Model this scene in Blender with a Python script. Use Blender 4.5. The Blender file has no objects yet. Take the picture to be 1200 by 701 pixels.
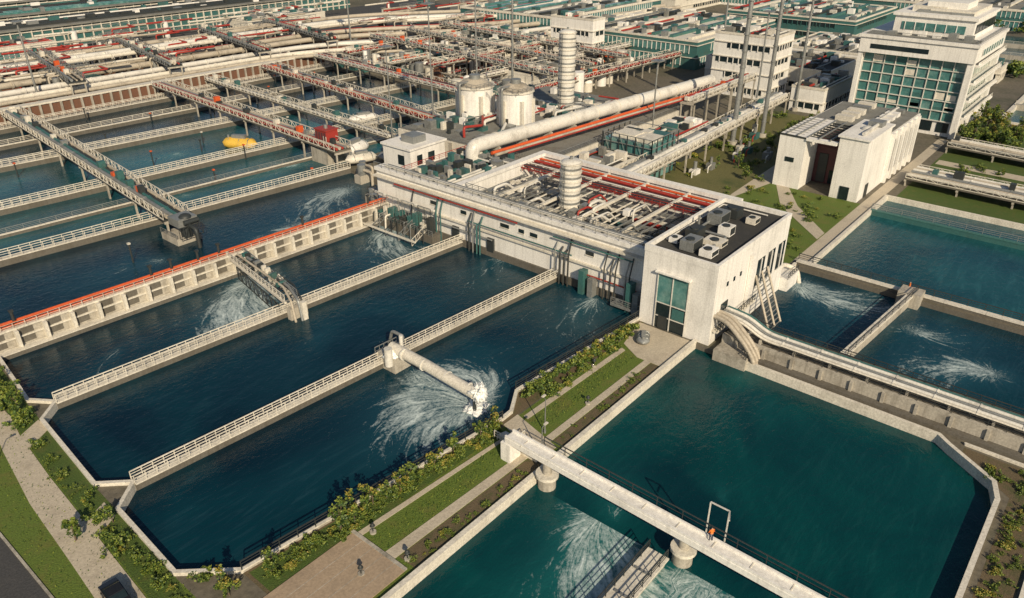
import bpy, math, random
from mathutils import Vector, noise
random.seed(11)
R=random.uniform
# ------------------------------------------------------------ materials
def nn(nt,t,**k):
    n=nt.nodes.new(t)
    for a,b in k.items(): setattr(n,a,b)
    return n
def surf(name,col,rough=.8,var=.25,scale=.35,dirt_or_reflection=(.08,.066,.045),damt=.35,bump=.2,metal=0.0,streak=0.0,fine=4.0):
    m=bpy.data.materials.new(name);m.use_nodes=True;nt=m.node_tree;L=nt.links
    b=nt.nodes['Principled BSDF'];tc=nn(nt,'ShaderNodeTexCoord')
    def nz(s,d=3,vec=None,ro=.6):
        n=nn(nt,'ShaderNodeTexNoise');n.inputs['Scale'].default_value=s;n.inputs['Detail'].default_value=d;n.inputs['Roughness'].default_value=ro
        L.new(vec or tc.outputs['Object'],n.inputs['Vector']);return n
    def mix(fac,c1,c2,bt='MIX'):
        x=nn(nt,'ShaderNodeMix',data_type='RGBA',blend_type=bt)
        for s,v in ((0,fac),(6,c1),(7,c2)):
            if isinstance(v,(float,int)): x.inputs[s].default_value=v
            elif isinstance(v,tuple): x.inputs[s].default_value=v+(1,)
            else: L.new(v,x.inputs[s])
        return x.outputs[2]
    def rng(v,a,bb,c=0,d=1):
        x=nn(nt,'ShaderNodeMapRange');x.inputs[1].default_value=a;x.inputs[2].default_value=bb;x.inputs[3].default_value=c;x.inputs[4].default_value=d
        L.new(v,x.inputs[0]);return x.outputs[0]
    lo=tuple(c*(1-var) for c in col);hi=tuple(min(1,c*(1+var*.6)) for c in col)
    n2=nz(fine,4)
    c=mix(rng(n2.outputs[0],.35,.65,0,.5),hi,tuple(x*.66 for x in lo))
    if damt:
        n3=nz(scale*.6,5,ro=.75)
        c=mix(rng(n3.outputs[0],.50,.70,0,damt),c,dirt_or_reflection)
    if streak:
        mp=nn(nt,'ShaderNodeMapping');mp.inputs['Scale'].default_value=(1.3,1.3,.09);L.new(tc.outputs['Object'],mp.inputs[0])
        n4=nz(1.0,4,mp.outputs[0]);c=mix(rng(n4.outputs[0],.48,.75,0,streak),c,dirt_or_reflection)
    L.new(c,b.inputs['Base Color']);b.inputs['Roughness'].default_value=rough;b.inputs['Metallic'].default_value=metal
    if bump:
        bp=nn(nt,'ShaderNodeBump');bp.inputs['Strength'].default_value=bump;bp.inputs['Distance'].default_value=.1
        L.new(n2.outputs[0],bp.inputs['Height']);L.new(bp.outputs[0],b.inputs['Normal'])
    return m
CONC=surf('concrete_light',(.42,.39,.33),streak=.5,damt=.55)
CONCD=surf('concrete_weathered',(.13,.12,.10),streak=.55,damt=.5)
CREAM=surf('cream_paint',(.68,.64,.55),rough=.6,streak=.22,damt=.3)
WHITE=surf('white_render',(.85,.83,.78),rough=.7,var=.06,scale=.15,damt=.22,streak=.25,bump=.05)
WPIPE=surf('white_pipe_paint',(.68,.66,.60),rough=.4,var=.12,damt=.42,bump=.03)
OPIPE=surf('aged_pipe_lagging',(.44,.39,.31),rough=.55,var=.25,damt=.6,bump=.05)
GPIPE=surf('galvanised_steel',(.29,.30,.29),rough=.45,metal=.4,damt=.45,bump=.05)
DSTEEL=surf('dark_steel',(.03,.036,.037),rough=.55,bump=.05)
TEALS=surf('teal_steel',(.04,.125,.12),rough=.5,bump=.05,damt=.45)
RED=surf('red_pipe_paint',(.34,.035,.025),rough=.55,damt=.5,bump=.05)
ORANGE=surf('orange_pipe_paint',(.60,.10,.025),rough=.5,damt=.3,bump=.05)
YELLOW=surf('yellow_cover',(.68,.43,.06),rough=.6,damt=.2)
BRICK=surf('brown_wall',(.16,.075,.045),streak=.4)
SOIL=surf('bare_soil',(.12,.09,.05),var=.45,scale=.6,bump=.6,dirt_or_reflection=(.045,.07,.015),damt=.95,fine=6)
GRASS=surf('grass_turf',(.095,.14,.018),var=.45,scale=.5,bump=1,dirt_or_reflection=(.16,.135,.035),damt=.65,fine=5)
LUSH=surf('rough_grass',(.055,.092,.014),var=.5,scale=.9,bump=1,dirt_or_reflection=(.12,.11,.03),damt=.6,fine=5)
DRYG=surf('dry_grass_turf',(.12,.115,.04),var=.45,scale=.12,bump=.8,dirt_or_reflection=(.045,.07,.015),damt=.95,fine=3)
PATH=surf('path_gravel',(.50,.44,.34),var=.15,scale=.5,bump=.25,damt=.45,dirt_or_reflection=(.24,.2,.15))
PAVE=surf('tan_paving',(.38,.29,.20),var=.12,scale=.4,damt=.4,dirt_or_reflection=(.2,.16,.12))
ASPH=surf('asphalt',(.055,.055,.055),var=.3,scale=.4,bump=.5,damt=.3,dirt_or_reflection=(.1,.09,.08))
GROUND=surf('ground_mixed',(.13,.115,.085),var=.4,scale=.06,bump=.5,dirt_or_reflection=(.045,.055,.028),damt=.85,fine=1.2)
ROOFD=surf('dark_roof_felt',(.038,.038,.035),var=.3,damt=.4,dirt_or_reflection=(.12,.11,.09))
ROOFG=surf('grey_roof',(.20,.20,.18),var=.25,damt=.6)
ROOFT=surf('teal_roof',(.05,.15,.135),var=.25,damt=.4,rough=.5)
MAROON=surf('maroon_panel',(.10,.03,.035),rough=.6)
PLINE=surf('road_paint',(.7,.7,.66),bump=0)
HIVIS=surf('orange_workwear',(.8,.2,.03),bump=0,damt=0)
NAVY=surf('navy_trousers',(.03,.04,.07),bump=0,damt=0)
SKIN=surf('skin',(.45,.27,.19),bump=0,damt=0)
CARP=surf('black_car_paint',(.015,.016,.018),rough=.15,bump=0,damt=.05)
TYRE=surf('tyre_rubber',(.02,.02,.02),bump=0)
BARK=surf('bark',(.12,.09,.06),fine=12)
FOAM=surf('foam_white',(.84,.86,.84),rough=.9,var=.06,bump=.6,damt=0)
def leafm(n,c): return surf(n,c,rough=.6,var=.4,scale=2,bump=0,damt=0)
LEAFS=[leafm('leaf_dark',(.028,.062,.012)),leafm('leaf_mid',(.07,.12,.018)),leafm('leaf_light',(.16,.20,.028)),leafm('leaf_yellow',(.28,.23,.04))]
def glassm(n,c):
    m=surf(n,c,rough=.1,var=.5,scale=.22,bump=0,damt=.8,dirt_or_reflection=(.26,.40,.37),fine=.4);m.node_tree.nodes['Principled BSDF'].inputs['Specular IOR Level'].default_value=.8;return m  # pale patches paint the sky's reflection into the glass colour
GLASS=glassm('teal_glass',(.06,.17,.165));GLASSD=surf('dark_glass',(.012,.022,.026),rough=.1,bump=0,damt=.3,dirt_or_reflection=(.05,.08,.08))
def waterm(name,deep,teal,fa=.3):
    m=bpy.data.materials.new(name);m.use_nodes=True;nt=m.node_tree;L=nt.links;b=nt.nodes['Principled BSDF']
    tc=nn(nt,'ShaderNodeTexCoord')
    fl=nn(nt,'ShaderNodeAttribute',attribute_name='flow');fo=nn(nt,'ShaderNodeAttribute',attribute_name='foam')
    def nz(s,d,vec,dist=0,ro=.55):
        n=nn(nt,'ShaderNodeTexNoise');n.inputs['Scale'].default_value=s;n.inputs['Detail'].default_value=d;n.inputs['Distortion'].default_value=dist;n.inputs['Roughness'].default_value=ro
        L.new(vec,n.inputs['Vector']);return n.outputs[0]
    def mp(s,rot=0):
        x=nn(nt,'ShaderNodeMapping');x.inputs['Scale'].default_value=s;x.inputs['Rotation'].default_value=(0,0,rot);L.new(tc.outputs['Object'],x.inputs[0]);return x.outputs[0]
    def rng(v,a,bb,c=0,d=1,cl=True):
        x=nn(nt,'ShaderNodeMapRange');x.inputs[1].default_value=a;x.inputs[2].default_value=bb;x.inputs[3].default_value=c;x.inputs[4].default_value=d;L.new(v,x.inputs[0]);return x.outputs[0]
    def ma(op,a,bb):
        x=nn(nt,'ShaderNodeMath',operation=op)
        for i,v in enumerate((a,bb)):
            if isinstance(v,(int,float)): x.inputs[i].default_value=v
            else: L.new(v,x.inputs[i])
        return x.outputs[0]
    def mix(fac,c1,c2):
        x=nn(nt,'ShaderNodeMix',data_type='RGBA')
        L.new(fac,x.inputs[0])
        for s,v in ((6,c1),(7,c2)):
            if isinstance(v,tuple): x.inputs[s].default_value=v+(1,)
            else: L.new(v,x.inputs[s])
        return x.outputs[2]
    big=nz(.05,3,mp((1,1,1)),1.0)
    c=mix(rng(big,.35,.7),deep,teal)
    st=nz(1.0,5,mp((.07,.45,1),.06),2.4,.7)
    faint=ma('MULTIPLY',rng(st,.5,.76,0,fa),rng(big,.3,.65,.3,1))
    fs=nz(1.0,6,fl.outputs['Vector'],1.1,.74)
    fine=nz(2.6,3,mp((1,1,1)),.5,.7)
    dens=fo.outputs['Fac']
    thr=ma('SUBTRACT',ma('ADD',ma('MULTIPLY',fs,.78),ma('MULTIPLY',fine,.28)),ma('SUBTRACT',.735,ma('MULTIPLY',dens,.31)))
    foam=ma('MULTIPLY',rng(thr,0,.23),rng(dens,.0,.2))
    c=mix(ma('MULTIPLY',dens,.6),c,tuple(x*2.6+.015 for x in teal))
    c=mix(faint,c,tuple(x*2.2+.04 for x in teal))
    c=mix(ma('MULTIPLY',foam,.92),c,(.64,.74,.73))
    L.new(c,b.inputs['Base Color'])
    L.new(rng(foam,0,1,.10,.7),b.inputs['Roughness']);b.inputs['IOR'].default_value=1.333
    w1=nz(.8,4,mp((1,1.5,1),.5),.6);w2=nz(3.2,2,mp((1,1.3,1),-.4),.4)
    h=ma('ADD',ma('MULTIPLY',w1,.8),ma('ADD',ma('MULTIPLY',w2,.22),ma('MULTIPLY',foam,.5)))
    bp=nn(nt,'ShaderNodeBump');bp.inputs['Strength'].default_value=.32;bp.inputs['Distance'].default_value=.35
    L.new(h,bp.inputs['Height']);L.new(bp.outputs[0],b.inputs['Normal'])
    return m
WAT=waterm('water_navy',(.001,.014,.026),(.002,.032,.047),.27)
WATT=waterm('water_teal',(.001,.025,.033),(.002,.060,.060),.13)
WATL=waterm('water_pale',(.004,.044,.060),(.011,.082,.094),.32)
# ------------------------------------------------------------ mesh builder
class M:
    def __init__(s): s.v=[];s.f=[];s.m=[];s.s=[];s.mats=[]
    def mi(s,m):
        if m not in s.mats: s.mats.append(m)
        return s.mats.index(m)
    def add(s,vs,fs,m,sm=False):
        o=len(s.v);s.v+=[tuple(v) for v in vs];i=s.mi(m)
        for f in fs: s.f.append([o+a for a in f]);s.m.append(i);s.s.append(sm)
        return s
    def box(s,x0,y0,z0,x1,y1,z1,m):
        if x0>x1:x0,x1=x1,x0
        if y0>y1:y0,y1=y1,y0
        v=[(x0,y0,z0),(x1,y0,z0),(x1,y1,z0),(x0,y1,z0),(x0,y0,z1),(x1,y0,z1),(x1,y1,z1),(x0,y1,z1)]
        return s.add(v,[(0,3,2,1),(4,5,6,7),(0,1,5,4),(1,2,6,5),(2,3,7,6),(3,0,4,7)],m)
    def beam(s,p0,p1,w,h,m):
        p0=Vector(p0);p1=Vector(p1);d=(p1-p0)
        if d.length<1e-4: return s
        d.normalize();side=d.cross(Vector((0,0,1)))
        if side.length<1e-3: side=Vector((1,0,0))
        side.normalize();up=side.cross(d).normalized()
        a=side*w/2;u=up*h/2
        v=[p0-a-u,p0+a-u,p0+a+u,p0-a+u,p1-a-u,p1+a-u,p1+a+u,p1-a+u]
        return s.add(v,[(0,3,2,1),(4,5,6,7),(0,1,5,4),(1,2,6,5),(2,3,7,6),(3,0,4,7)],m)
    def prism(s,pts,z0,z1,m):
        n=len(pts)
        ar=sum(pts[i][0]*pts[(i+1)%n][1]-pts[(i+1)%n][0]*pts[i][1] for i in range(n))
        if ar<0: pts=pts[::-1]
        v=[(x,y,z0) for x,y in pts]+[(x,y,z1) for x,y in pts]
        f=[tuple(range(n,2*n)),tuple(reversed(range(n)))]+[(i,(i+1)%n,n+(i+1)%n,n+i) for i in range(n)]
        return s.add(v,f,m)
    def sheet(s,pts,z,m):
        n=len(pts);ar=sum(pts[i][0]*pts[(i+1)%n][1]-pts[(i+1)%n][0]*pts[i][1] for i in range(n))
        if ar<0: pts=pts[::-1]
        return s.add([(x,y,z) for x,y in pts],[tuple(range(n))],m)
    def tube(s,pts,r,m,n=10,caps=True,rr=None):
        P=[Vector(p) for p in pts];k=len(P);rings=[]
        for i,p in enumerate(P):
            d=(P[min(i+1,k-1)]-P[max(i-1,0)]).normalized()
            if i and i<k-1:
                d=((P[i+1]-p).normalized()+(p-P[i-1]).normalized()).normalized()
            a=d.cross(Vector((0,0,1)))
            if a.length<1e-3: a=d.cross(Vector((0,1,0)))
            a.normalize();b=d.cross(a).normalized();q=rr[i] if rr else r
            rings.append([p+a*q*math.cos(t*2*math.pi/n)+b*q*math.sin(t*2*math.pi/n) for t in range(n)])
        o=len(s.v);i0=s.mi(m)
        for g in rings: s.v+=[tuple(v) for v in g]
        for i in range(k-1):
            best=min(range(n),key=lambda q:(rings[i+1][q]-rings[i][0]-(P[i+1]-P[i])).length)
            for t in range(n):
                a=o+i*n+t;b=o+i*n+(t+1)%n;c=o+(i+1)*n+(t+1+best)%n;d=o+(i+1)*n+(t+best)%n
                s.f.append([a,b,c,d]);s.m.append(i0);s.s.append(True)
        if caps:
            s.add(rings[0],[tuple(reversed(range(n)))],m);s.add(rings[-1],[tuple(range(n))],m)
        return s
    def cyl(s,p0,p1,r,m,n=12): return s.tube([p0,p1],r,m,n)
    def bend(s,pts,r,m,rad=None,n=10):
        P=[Vector(p) for p in pts];rad=rad or r*2.2;out=[P[0]]
        for i in range(1,len(P)-1):
            a=(P[i-1]-P[i]);b=(P[i+1]-P[i]);q=min(rad,a.length*.45,b.length*.45);a.normalize();b.normalize()
            for t in (0,.25,.5,.75,1):
                A=P[i]+a*q;B=P[i]+b*q;out.append(A*(1-t)**2+P[i]*2*t*(1-t)+B*t*t)
        out.append(P[-1]);return s.tube(out,r,m,n)
    def dome(s,c,r,h,m,n=16,k=5):
        c=Vector(c);P=[c+Vector((0,0,h*math.sin(i/k*math.pi/2))) for i in range(k+1)]
        rr=[max(r*math.cos(i/k*math.pi/2),.02) for i in range(k+1)]
        return s.tube(P,r,m,n,rr=rr)
    def rail(s,p0,p1,m,h=1.1,sp=1.6,rails=3,t=.07,top=.1):
        p0=Vector(p0);p1=Vector(p1);L=(p1-p0).length;n=max(1,int(L/sp))
        for i in range(n+1):
            p=p0.lerp(p1,i/n);s.beam(p,p+Vector((0,0,h)),t,t,m)
        for k in range(rails):
            z=h*(k+1)/rails;s.beam(p0+Vector((0,0,z)),p1+Vector((0,0,z)),top if k==rails-1 else t*.8,top if k==rails-1 else t*.8,m)
        return s
    def truss(s,p0,p1,h,m,sp=3,t=.18):
        p0=Vector(p0);p1=Vector(p1);n=max(1,int((p1-p0).length/sp));U=Vector((0,0,h))
        s.beam(p0,p1,t,t,m);s.beam(p0+U,p1+U,t,t,m)
        for i in range(n+1):
            p=p0.lerp(p1,i/n);s.beam(p,p+U,t*.7,t*.7,m)
            if i<n:
                q=p0.lerp(p1,(i+1)/n)
                if i%2: s.beam(p,q+U,t*.6,t*.6,m)
                else: s.beam(p+U,q,t*.6,t*.6,m)
        return s
    def make(s,name,parent=None):
        me=bpy.data.meshes.new(name);me.from_pydata(s.v,[],s.f)
        for m in s.mats: me.materials.append(m)
        me.polygons.foreach_set('material_index',s.m);me.polygons.foreach_set('use_smooth',s.s);me.update()
        o=bpy.data.objects.new(name,me);bpy.context.collection.objects.link(o)
        if parent: o.parent=parent
        return o
def group(name,parts):
    e=bpy.data.objects.new(name,None);bpy.context.collection.objects.link(e)
    for k,v in parts.items():
        if v.v: v.make(k,e)
    return e
C=random.choice
# ------------------------------------------------------------ ground with pool openings
holes=[(20,98,51,117),(20,112,117,150),(20,186,150,248),(-12,93,0,42),(101,129,-45,41),(131,176,-60,39),(262,330,-40,33),(345,440,-60,75)]
def inh(x,y): return any(a<x<b and c<y<d for a,b,c,d in holes)
xs=sorted({-2500,-600,-60,3500,700,300}|{h[0] for h in holes}|{h[1] for h in holes})
ys=sorted({-2500,-600,-90,3500,700,300}|{h[2] for h in holes}|{h[3] for h in holes})
g=M()
vid={}
for x in xs:
    for y in ys: vid[(x,y)]=len(g.v);g.v.append((x,y,0))
gi=g.mi(GROUND)
for i in range(len(xs)-1):
    for j in range(len(ys)-1):
        if not inh((xs[i]+xs[i+1])/2,(ys[j]+ys[j+1])/2):
            g.f.append([vid[(xs[i],ys[j])],vid[(xs[i+1],ys[j])],vid[(xs[i+1],ys[j+1])],vid[(xs[i],ys[j+1])]]);g.m.append(gi);g.s.append(False)
g.prism([(20,51),(24.6,51),(24.6,55.6),(20.2,60.4),(20.8,73.5),(24,76.4),(21,79.5),(22.2,96.8),(25,99.5),(22.8,102.7),(24.2,117),(20,117)],-4,0,GROUND)
g.prism([(24.6,51),(98,51),(98,51.8),(67,54.3),(66,54.3),(62,51.9),(60,51.8),(24.6,55.6)],-4,0,SOIL)
g.prism([(93,0),(93,8),(91,6.5),(87,.9),(84,0)],-4,0,GROUND)
def side(x0,y0,x1,y1): g.add([(x0,y0,-4),(x1,y1,-4),(x1,y1,0),(x0,y0,0)],[(0,1,2,3)],CONCD)
for a,b,c,d in holes[3:]:
    side(a,c,b,c);side(b,c,b,d);side(b,d,a,d);side(a,d,a,c)
side(98,51,98,117);side(98,117,112,117);side(112,117,112,150);side(112,150,186,150);side(186,150,186,248);side(186,248,20,248);side(20,248,20,51)
g.make('ground')
# ------------------------------------------------------------ water
ZW=-.75
def water(cor,mat,src=(),res=1.0,z=ZW,name='water'):
    (x0,y0),(x1,y1),(x2,y2),(x3,y3)=cor
    nx=max(2,int(math.hypot(x1-x0,y1-y0)/res));ny=max(2,int(math.hypot(x3-x0,y3-y0)/res))
    V=[];F=[];FO=[];FL=[]
    for j in range(ny+1):
        for i in range(nx+1):
            u=i/nx;v=j/ny
            x=(x0*(1-u)+x1*u)*(1-v)+(x3*(1-u)+x2*u)*v;y=(y0*(1-u)+y1*u)*(1-v)+(y3*(1-u)+y2*u)*v
            V.append((x,y,z));f=0;best=0;fl=(x*.15,y*.9,0)
            for k,(cx,cy,rad,dr,spread,swirl,inten) in enumerate(src):
                dx=x-cx;dy=y-cy;r=math.hypot(dx,dy);a=math.atan2(dy,dx)-math.radians(dr)-swirl*r/rad
                a=(a+math.pi)%(2*math.pi)-math.pi
                w=inten*math.exp(-(r/rad)**2)*math.exp(-(a/spread)**2)+inten*.8*math.exp(-(r/(rad*.2))**2)
                f+=w
                if w>best: best=w;fl=(r*.20+k*7,a*max(3.2,1.2+rad*.14)*1.7,k*3.1)
            FO.append(min(1.0,f));FL+=fl
    for j in range(ny):
        for i in range(nx):
            a=j*(nx+1)+i;F.append((a,a+1,a+nx+2,a+nx+1))
    me=bpy.data.meshes.new(name);me.from_pydata(V,[],F);me.materials.append(mat)
    me.attributes.new('foam','FLOAT','POINT').data.foreach_set('value',FO)
    me.attributes.new('flow','FLOAT_VECTOR','POINT').data.foreach_set('vector',FL)
    for p in me.polygons:p.use_smooth=True
    o=bpy.data.objects.new(name,me);bpy.context.collection.objects.link(o);return o
water([(19,50.5),(99,50.5),(99,71.3),(19,76.8)],WAT,[(60.5,57,13,115,1.5,.9,1.25),(63,58,9,30,1.3,.9,1.0),(61,69,8,-60,1.2,-.7,.6),(97,62,24,170,.9,.7,.6),(34,64,14,0,.8,.5,.12)])
water([(19,76.8),(99,71.3),(106,93.6),(19,99.9)],WAT,[(100,84,26,175,.7,.6,.5),(60,88,20,180,.7,.7,.22)])
water([(19,99.9),(106,93.6),(106,115.9),(19,119.1)],WAT,[(64,112,24,203,.7,.8,1.5),(58,101,8,150,1.1,.8,.6),(97,112,28,200,.7,.9,1.0),(38,108,16,200,.6,.6,.4)])
water([(19,119.1),(106,115.9),(113,145),(19,154.6)],WAT,[(58,132,17,150,.8,.6,.5),(84,125,18,165,.8,.6,.8),(104,136,22,175,.8,.6,1.0),(106,122,14,190,1,.6,1.0),(30,140,16,180,.8,.6,.4)])
water([(19,154.6),(187,140),(187,167),(19,182.6)],WATL,[(80,160,18,160,.8,.5,.5),(108,160,16,150,.9,.5,.8),(50,168,18,180,.8,.5,.4),(140,158,16,180,.9,.5,.6)],res=1.6)
water([(19,182.6),(187,167),(187,197),(19,214.6)],WATL,[(95,190,20,160,.8,.5,.6),(140,185,18,170,.8,.5,.6),(60,200,16,170,.8,.5,.3)],res=2)
water([(19,214.6),(187,197),(187,249),(19,249)],WAT,res=3)
water([(-13,-1),(54,-1),(54,43),(-13,43)],WATT,[(55.5,33,26,200,.75,.8,1.25),(54,20,14,165,.9,.8,.8)],z=-.9)
water([(54,-1),(94,-1),(94,43),(54,43)],WATT,[(66,24,2.6,30,1.3,0,.22),(56,32,8,20,1,.5,.45),(91,33,10,190,1,.5,.25)],z=-.9)  # small weak first source paints a pale reflection patch on the water
water([(100,-46),(130,-46),(130,42),(100,42)],WAT,[(124,38,19,235,.8,.9,1.1),(114,6,18,100,.8,.9,.95),(120,18,10,250,.8,.8,.7)],z=-.9)
water([(130,-61),(177,-61),(177,40),(130,40)],WATL,res=2,z=-.7)
water([(261,-41),(331,-41),(331,34),(261,34)],WATL,res=4,z=-1)
water([(344,-61),(441,-61),(441,76),(344,76)],WATL,res=6,z=-1)
# ------------------------------------------------------------ pool walls
def wall(p0,p1,w,z0,z1,m=CONCD,rails=((1,CREAM),),name='pool_wall',rh=1.15,sp=1.3,cap=CREAM):
    a=M();r=M();P0=Vector((p0[0],p0[1],0));P1=Vector((p1[0],p1[1],0));d=(P1-P0).normalized();n=Vector((-d.y,d.x,0))
    c=(z0+z1)/2;Z=Vector((0,0,1))
    a.beam(P0+Z*c,P1+Z*c,w*.8,z1-z0,m)
    L=(P1-P0).length;k=max(1,int(L/6))
    for i in range(k):
        q0=P0.lerp(P1,i/k)+d*.02;q1=P0.lerp(P1,(i+1)/k)-d*.02;j=R(-.015,.015)
        a.beam(q0+Z*(z1+.08+j),q1+Z*(z1+.08+j),w,.18,cap)
    for side_,rm in rails:
        o=n*side_*(w/2-.08)+Z*(z1+.15);r.rail(P0+o,P1+o,rm,h=rh,sp=sp,t=.09,top=.12)
    return group(name,{'wall':a,'railing':r})
def kerb(pts,w=.45,z0=-3,z1=.45,m=CREAM,name='pool_rim'):
    a=M()
    for p,q in zip(pts,pts[1:]):
        a.beam((p[0],p[1],(z0+z1)/2),(q[0],q[1],(z0+z1)/2),w,z1-z0,m)
    for p in pts: a.cyl((p[0],p[1],z0),(p[0],p[1],z1+.004),w*.52,m,10)
    return a.make(name)
kerb([(24.6,55.6),(20.2,60.4),(20.8,73.5),(24,76.4),(21,79.5),(22.2,96.8),(25,99.5),(22.8,102.7),(24.4,117)])
wall((24.6,55.6),(60,51.8),.5,-3,.3,CONC,((-1,DSTEEL),),sp=2)
kerb([(60,51.8),(62,51.9),(66,54.3)])
wall((66,54.3),(97,51.8),.5,-3,.3,CONC,((1,DSTEEL),),sp=2)
wall((24,76.4),(98,71.4),1.2,-3,.15,rails=((1,CREAM),(-1,CREAM)))
wall((25,99.5),(103,94),1.1,-3,.15,rails=((1,CREAM),(-1,CREAM)))
a=M();r=M();pp=M();ps=M()
P0=Vector((18,119.6,0));P1=Vector((104,115.4,0));d=(P1-P0).normalized()
def on(t,off,z): q=P0.lerp(P1,t);return Vector((q.x,q.y+off,z))
a.beam(on(0,0,-.1),on(1,0,-.1),.7,5.8,CONC);a.beam(on(0,.5,2.95),on(1,.5,2.95),2.2,.3,CREAM)
a.beam(on(0,-1.2,-1.6),on(1,-1.2,-1.5),1.4,3.0,CONCD);a.beam(on(0,-1.2,-.02),on(1,-1.2,.06),1.5,.14,CREAM);a.beam(on(0,-.45,1.5),on(1,-.45,1.5),.35,.22,CREAM)
for i in range(22):
    q=on((i+.5)/22,0,0);a.box(q.x-.25,q.y-1.3,.15,q.x+.25,q.y-.3,2.8,CREAM)
    q2=on((i+.5)/22+.012,0,0);a.box(q2.x-.4,q2.y-.42,.3,q2.x+2.4,q2.y-.34,1.35,CONCD);a.box(q2.x-.4,q2.y-.42,1.65,q2.x+2.4,q2.y-.34,2.6,CONCD)
    a.box(q.x-.25,q.y+.3,-2,q.x+.25,q.y+1.4,2.8,CONC)
pp.cyl(on(0,.9,3.5),on(1,.9,3.5),.28,ORANGE,8);pp.cyl(on(0,.1,3.3),on(1,.1,3.3),.18,ORANGE,8);pp.beam(on(0,-.55,4.1),on(1,-.55,4.1),.12,.12,ORANGE)
r.rail(on(0,-.5,3.1),on(1,-.5,3.1),CREAM,h=.9,sp=1.6,rails=2)
for t in (.09,.12,.36,.40,.455,.50,.70,.88):
    q=on(t,.4,3.1);ps.cyl(q,q+Vector((0,0,2.4)),.22,DSTEEL,8);ps.box(q.x-.3,q.y-.25,5.3,q.x+.3,q.y+.25,5.6,DSTEEL)
group('channel_wall',{'wall':a,'railing':r,'orange_pipe':pp,'bollards':ps})
for p,q,w in (((19,154.6),(112,145),1.4),((19,182.6),(184,167.5),1.4),((19,214.6),(184,197),1.4),((19,247.2),(186,245.5),1.6)):
    wall(p,q,w,-3,.5,rails=((1,CREAM),(-1,CREAM)),rh=1.4,sp=1.8)
wall((19,168.5),(150,157),.6,-3,-.1,rails=((1,GPIPE),),rh=1,sp=3);wall((19,232),(184,224),.9,-3,.3,rails=((1,CREAM),),rh=1.2,sp=3)
kerb([(-12,42),(93,42)],.6);kerb([(92.6,38),(92.3,8),(91,6.5),(87,.9),(84,0),(-12,0)],.55)
kerb([(101,41),(129,41)],.5);kerb([(131,39),(176,39),(176,-60)],.6)
wall((130,41),(130,-45),1.2,-3,.5,rails=((1,DSTEEL),),sp=2.5)
wall((165,39),(165,-60),.9,-3,.3,TEALS,((1,GPIPE),),sp=3,cap=ROOFT)
wall((101.5,41),(101.5,-45),.9,-3,.5,CONC,((-1,DSTEEL),),sp=2)
a=M();a.beam((102,23.2,1.2),(129.2,21,1.2),1.1,.3,CREAM);a.beam((102,23.2,.1),(129.2,21,.1),.5,1.9,CONC);r=M();r.rail((102,22.7,1.35),(129.2,20.5,1.35),DSTEEL,sp=2.5);a.box(127,19.5,-2,130,23,1.6,CONC)
group('sluice_walkway',{'beam':a,'railing':r})
a=M();a.box(8,24,-3,53,25.8,.3,CONC);a.box(8,23.6,.3,53,26.1,.5,CREAM);r=M();r.rail((8,25.9,.5),(53,25.9,.5),DSTEEL,sp=1.6);r.rail((8,23.8,.5),(53,23.8,.5),DSTEEL,sp=1.6)
for i in range(12): a.box(9+i*3.7,24,.5,9.3+i*3.7,25.7,.62,GPIPE)
group('divider_walkway',{'beam':a,'railing':r})
# ------------------------------------------------------------ white footbridge
a=M();r=M();l=M()
a.beam((55.2,46.5,3.0),(54,-12,3.0),1.7,.7,WHITE);a.beam((54.5,46.5,3.5),(53.3,-12,3.5),.22,.32,WHITE);a.beam((55.9,46.5,3.5),(54.7,-12,3.5),.22,.32,WHITE)
for i in range(14): a.beam((54.2-.0,44-i*4,3.37),(55.6,44-i*4,3.37),.12,.06,CREAM)
for y in (40.5,23,5):
    a.cyl((54.8,y,-3),(54.8,y,.7),1.05,CONC,18);a.cyl((54.8,y,.7),(54.8,y,1.1),1.35,CREAM,18);a.cyl((54.8,y,1.1),(54.8,y,2.7),.55,CONC,12)
a.box(54.2,45.6,0,56.2,47,2.6,WHITE)
r.rail((56.1,42,3.6),(55,-12,3.6),DSTEEL,h=1.1,sp=3,rails=2)
for y in (21.5,19.5): l.beam((56.2,y,3),(56.2,y,7.0),.12,.12,WPIPE)
l.beam((56.2,21.5,7.0),(56.2,19.5,7.0),.12,.12,WPIPE);l.beam((56.2,19.5,7.0),(54.8,18.9,7.2),.12,.12,WPIPE)
group('footbridge',{'deck':a,'railing':r,'lamp_frame':l})
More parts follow.
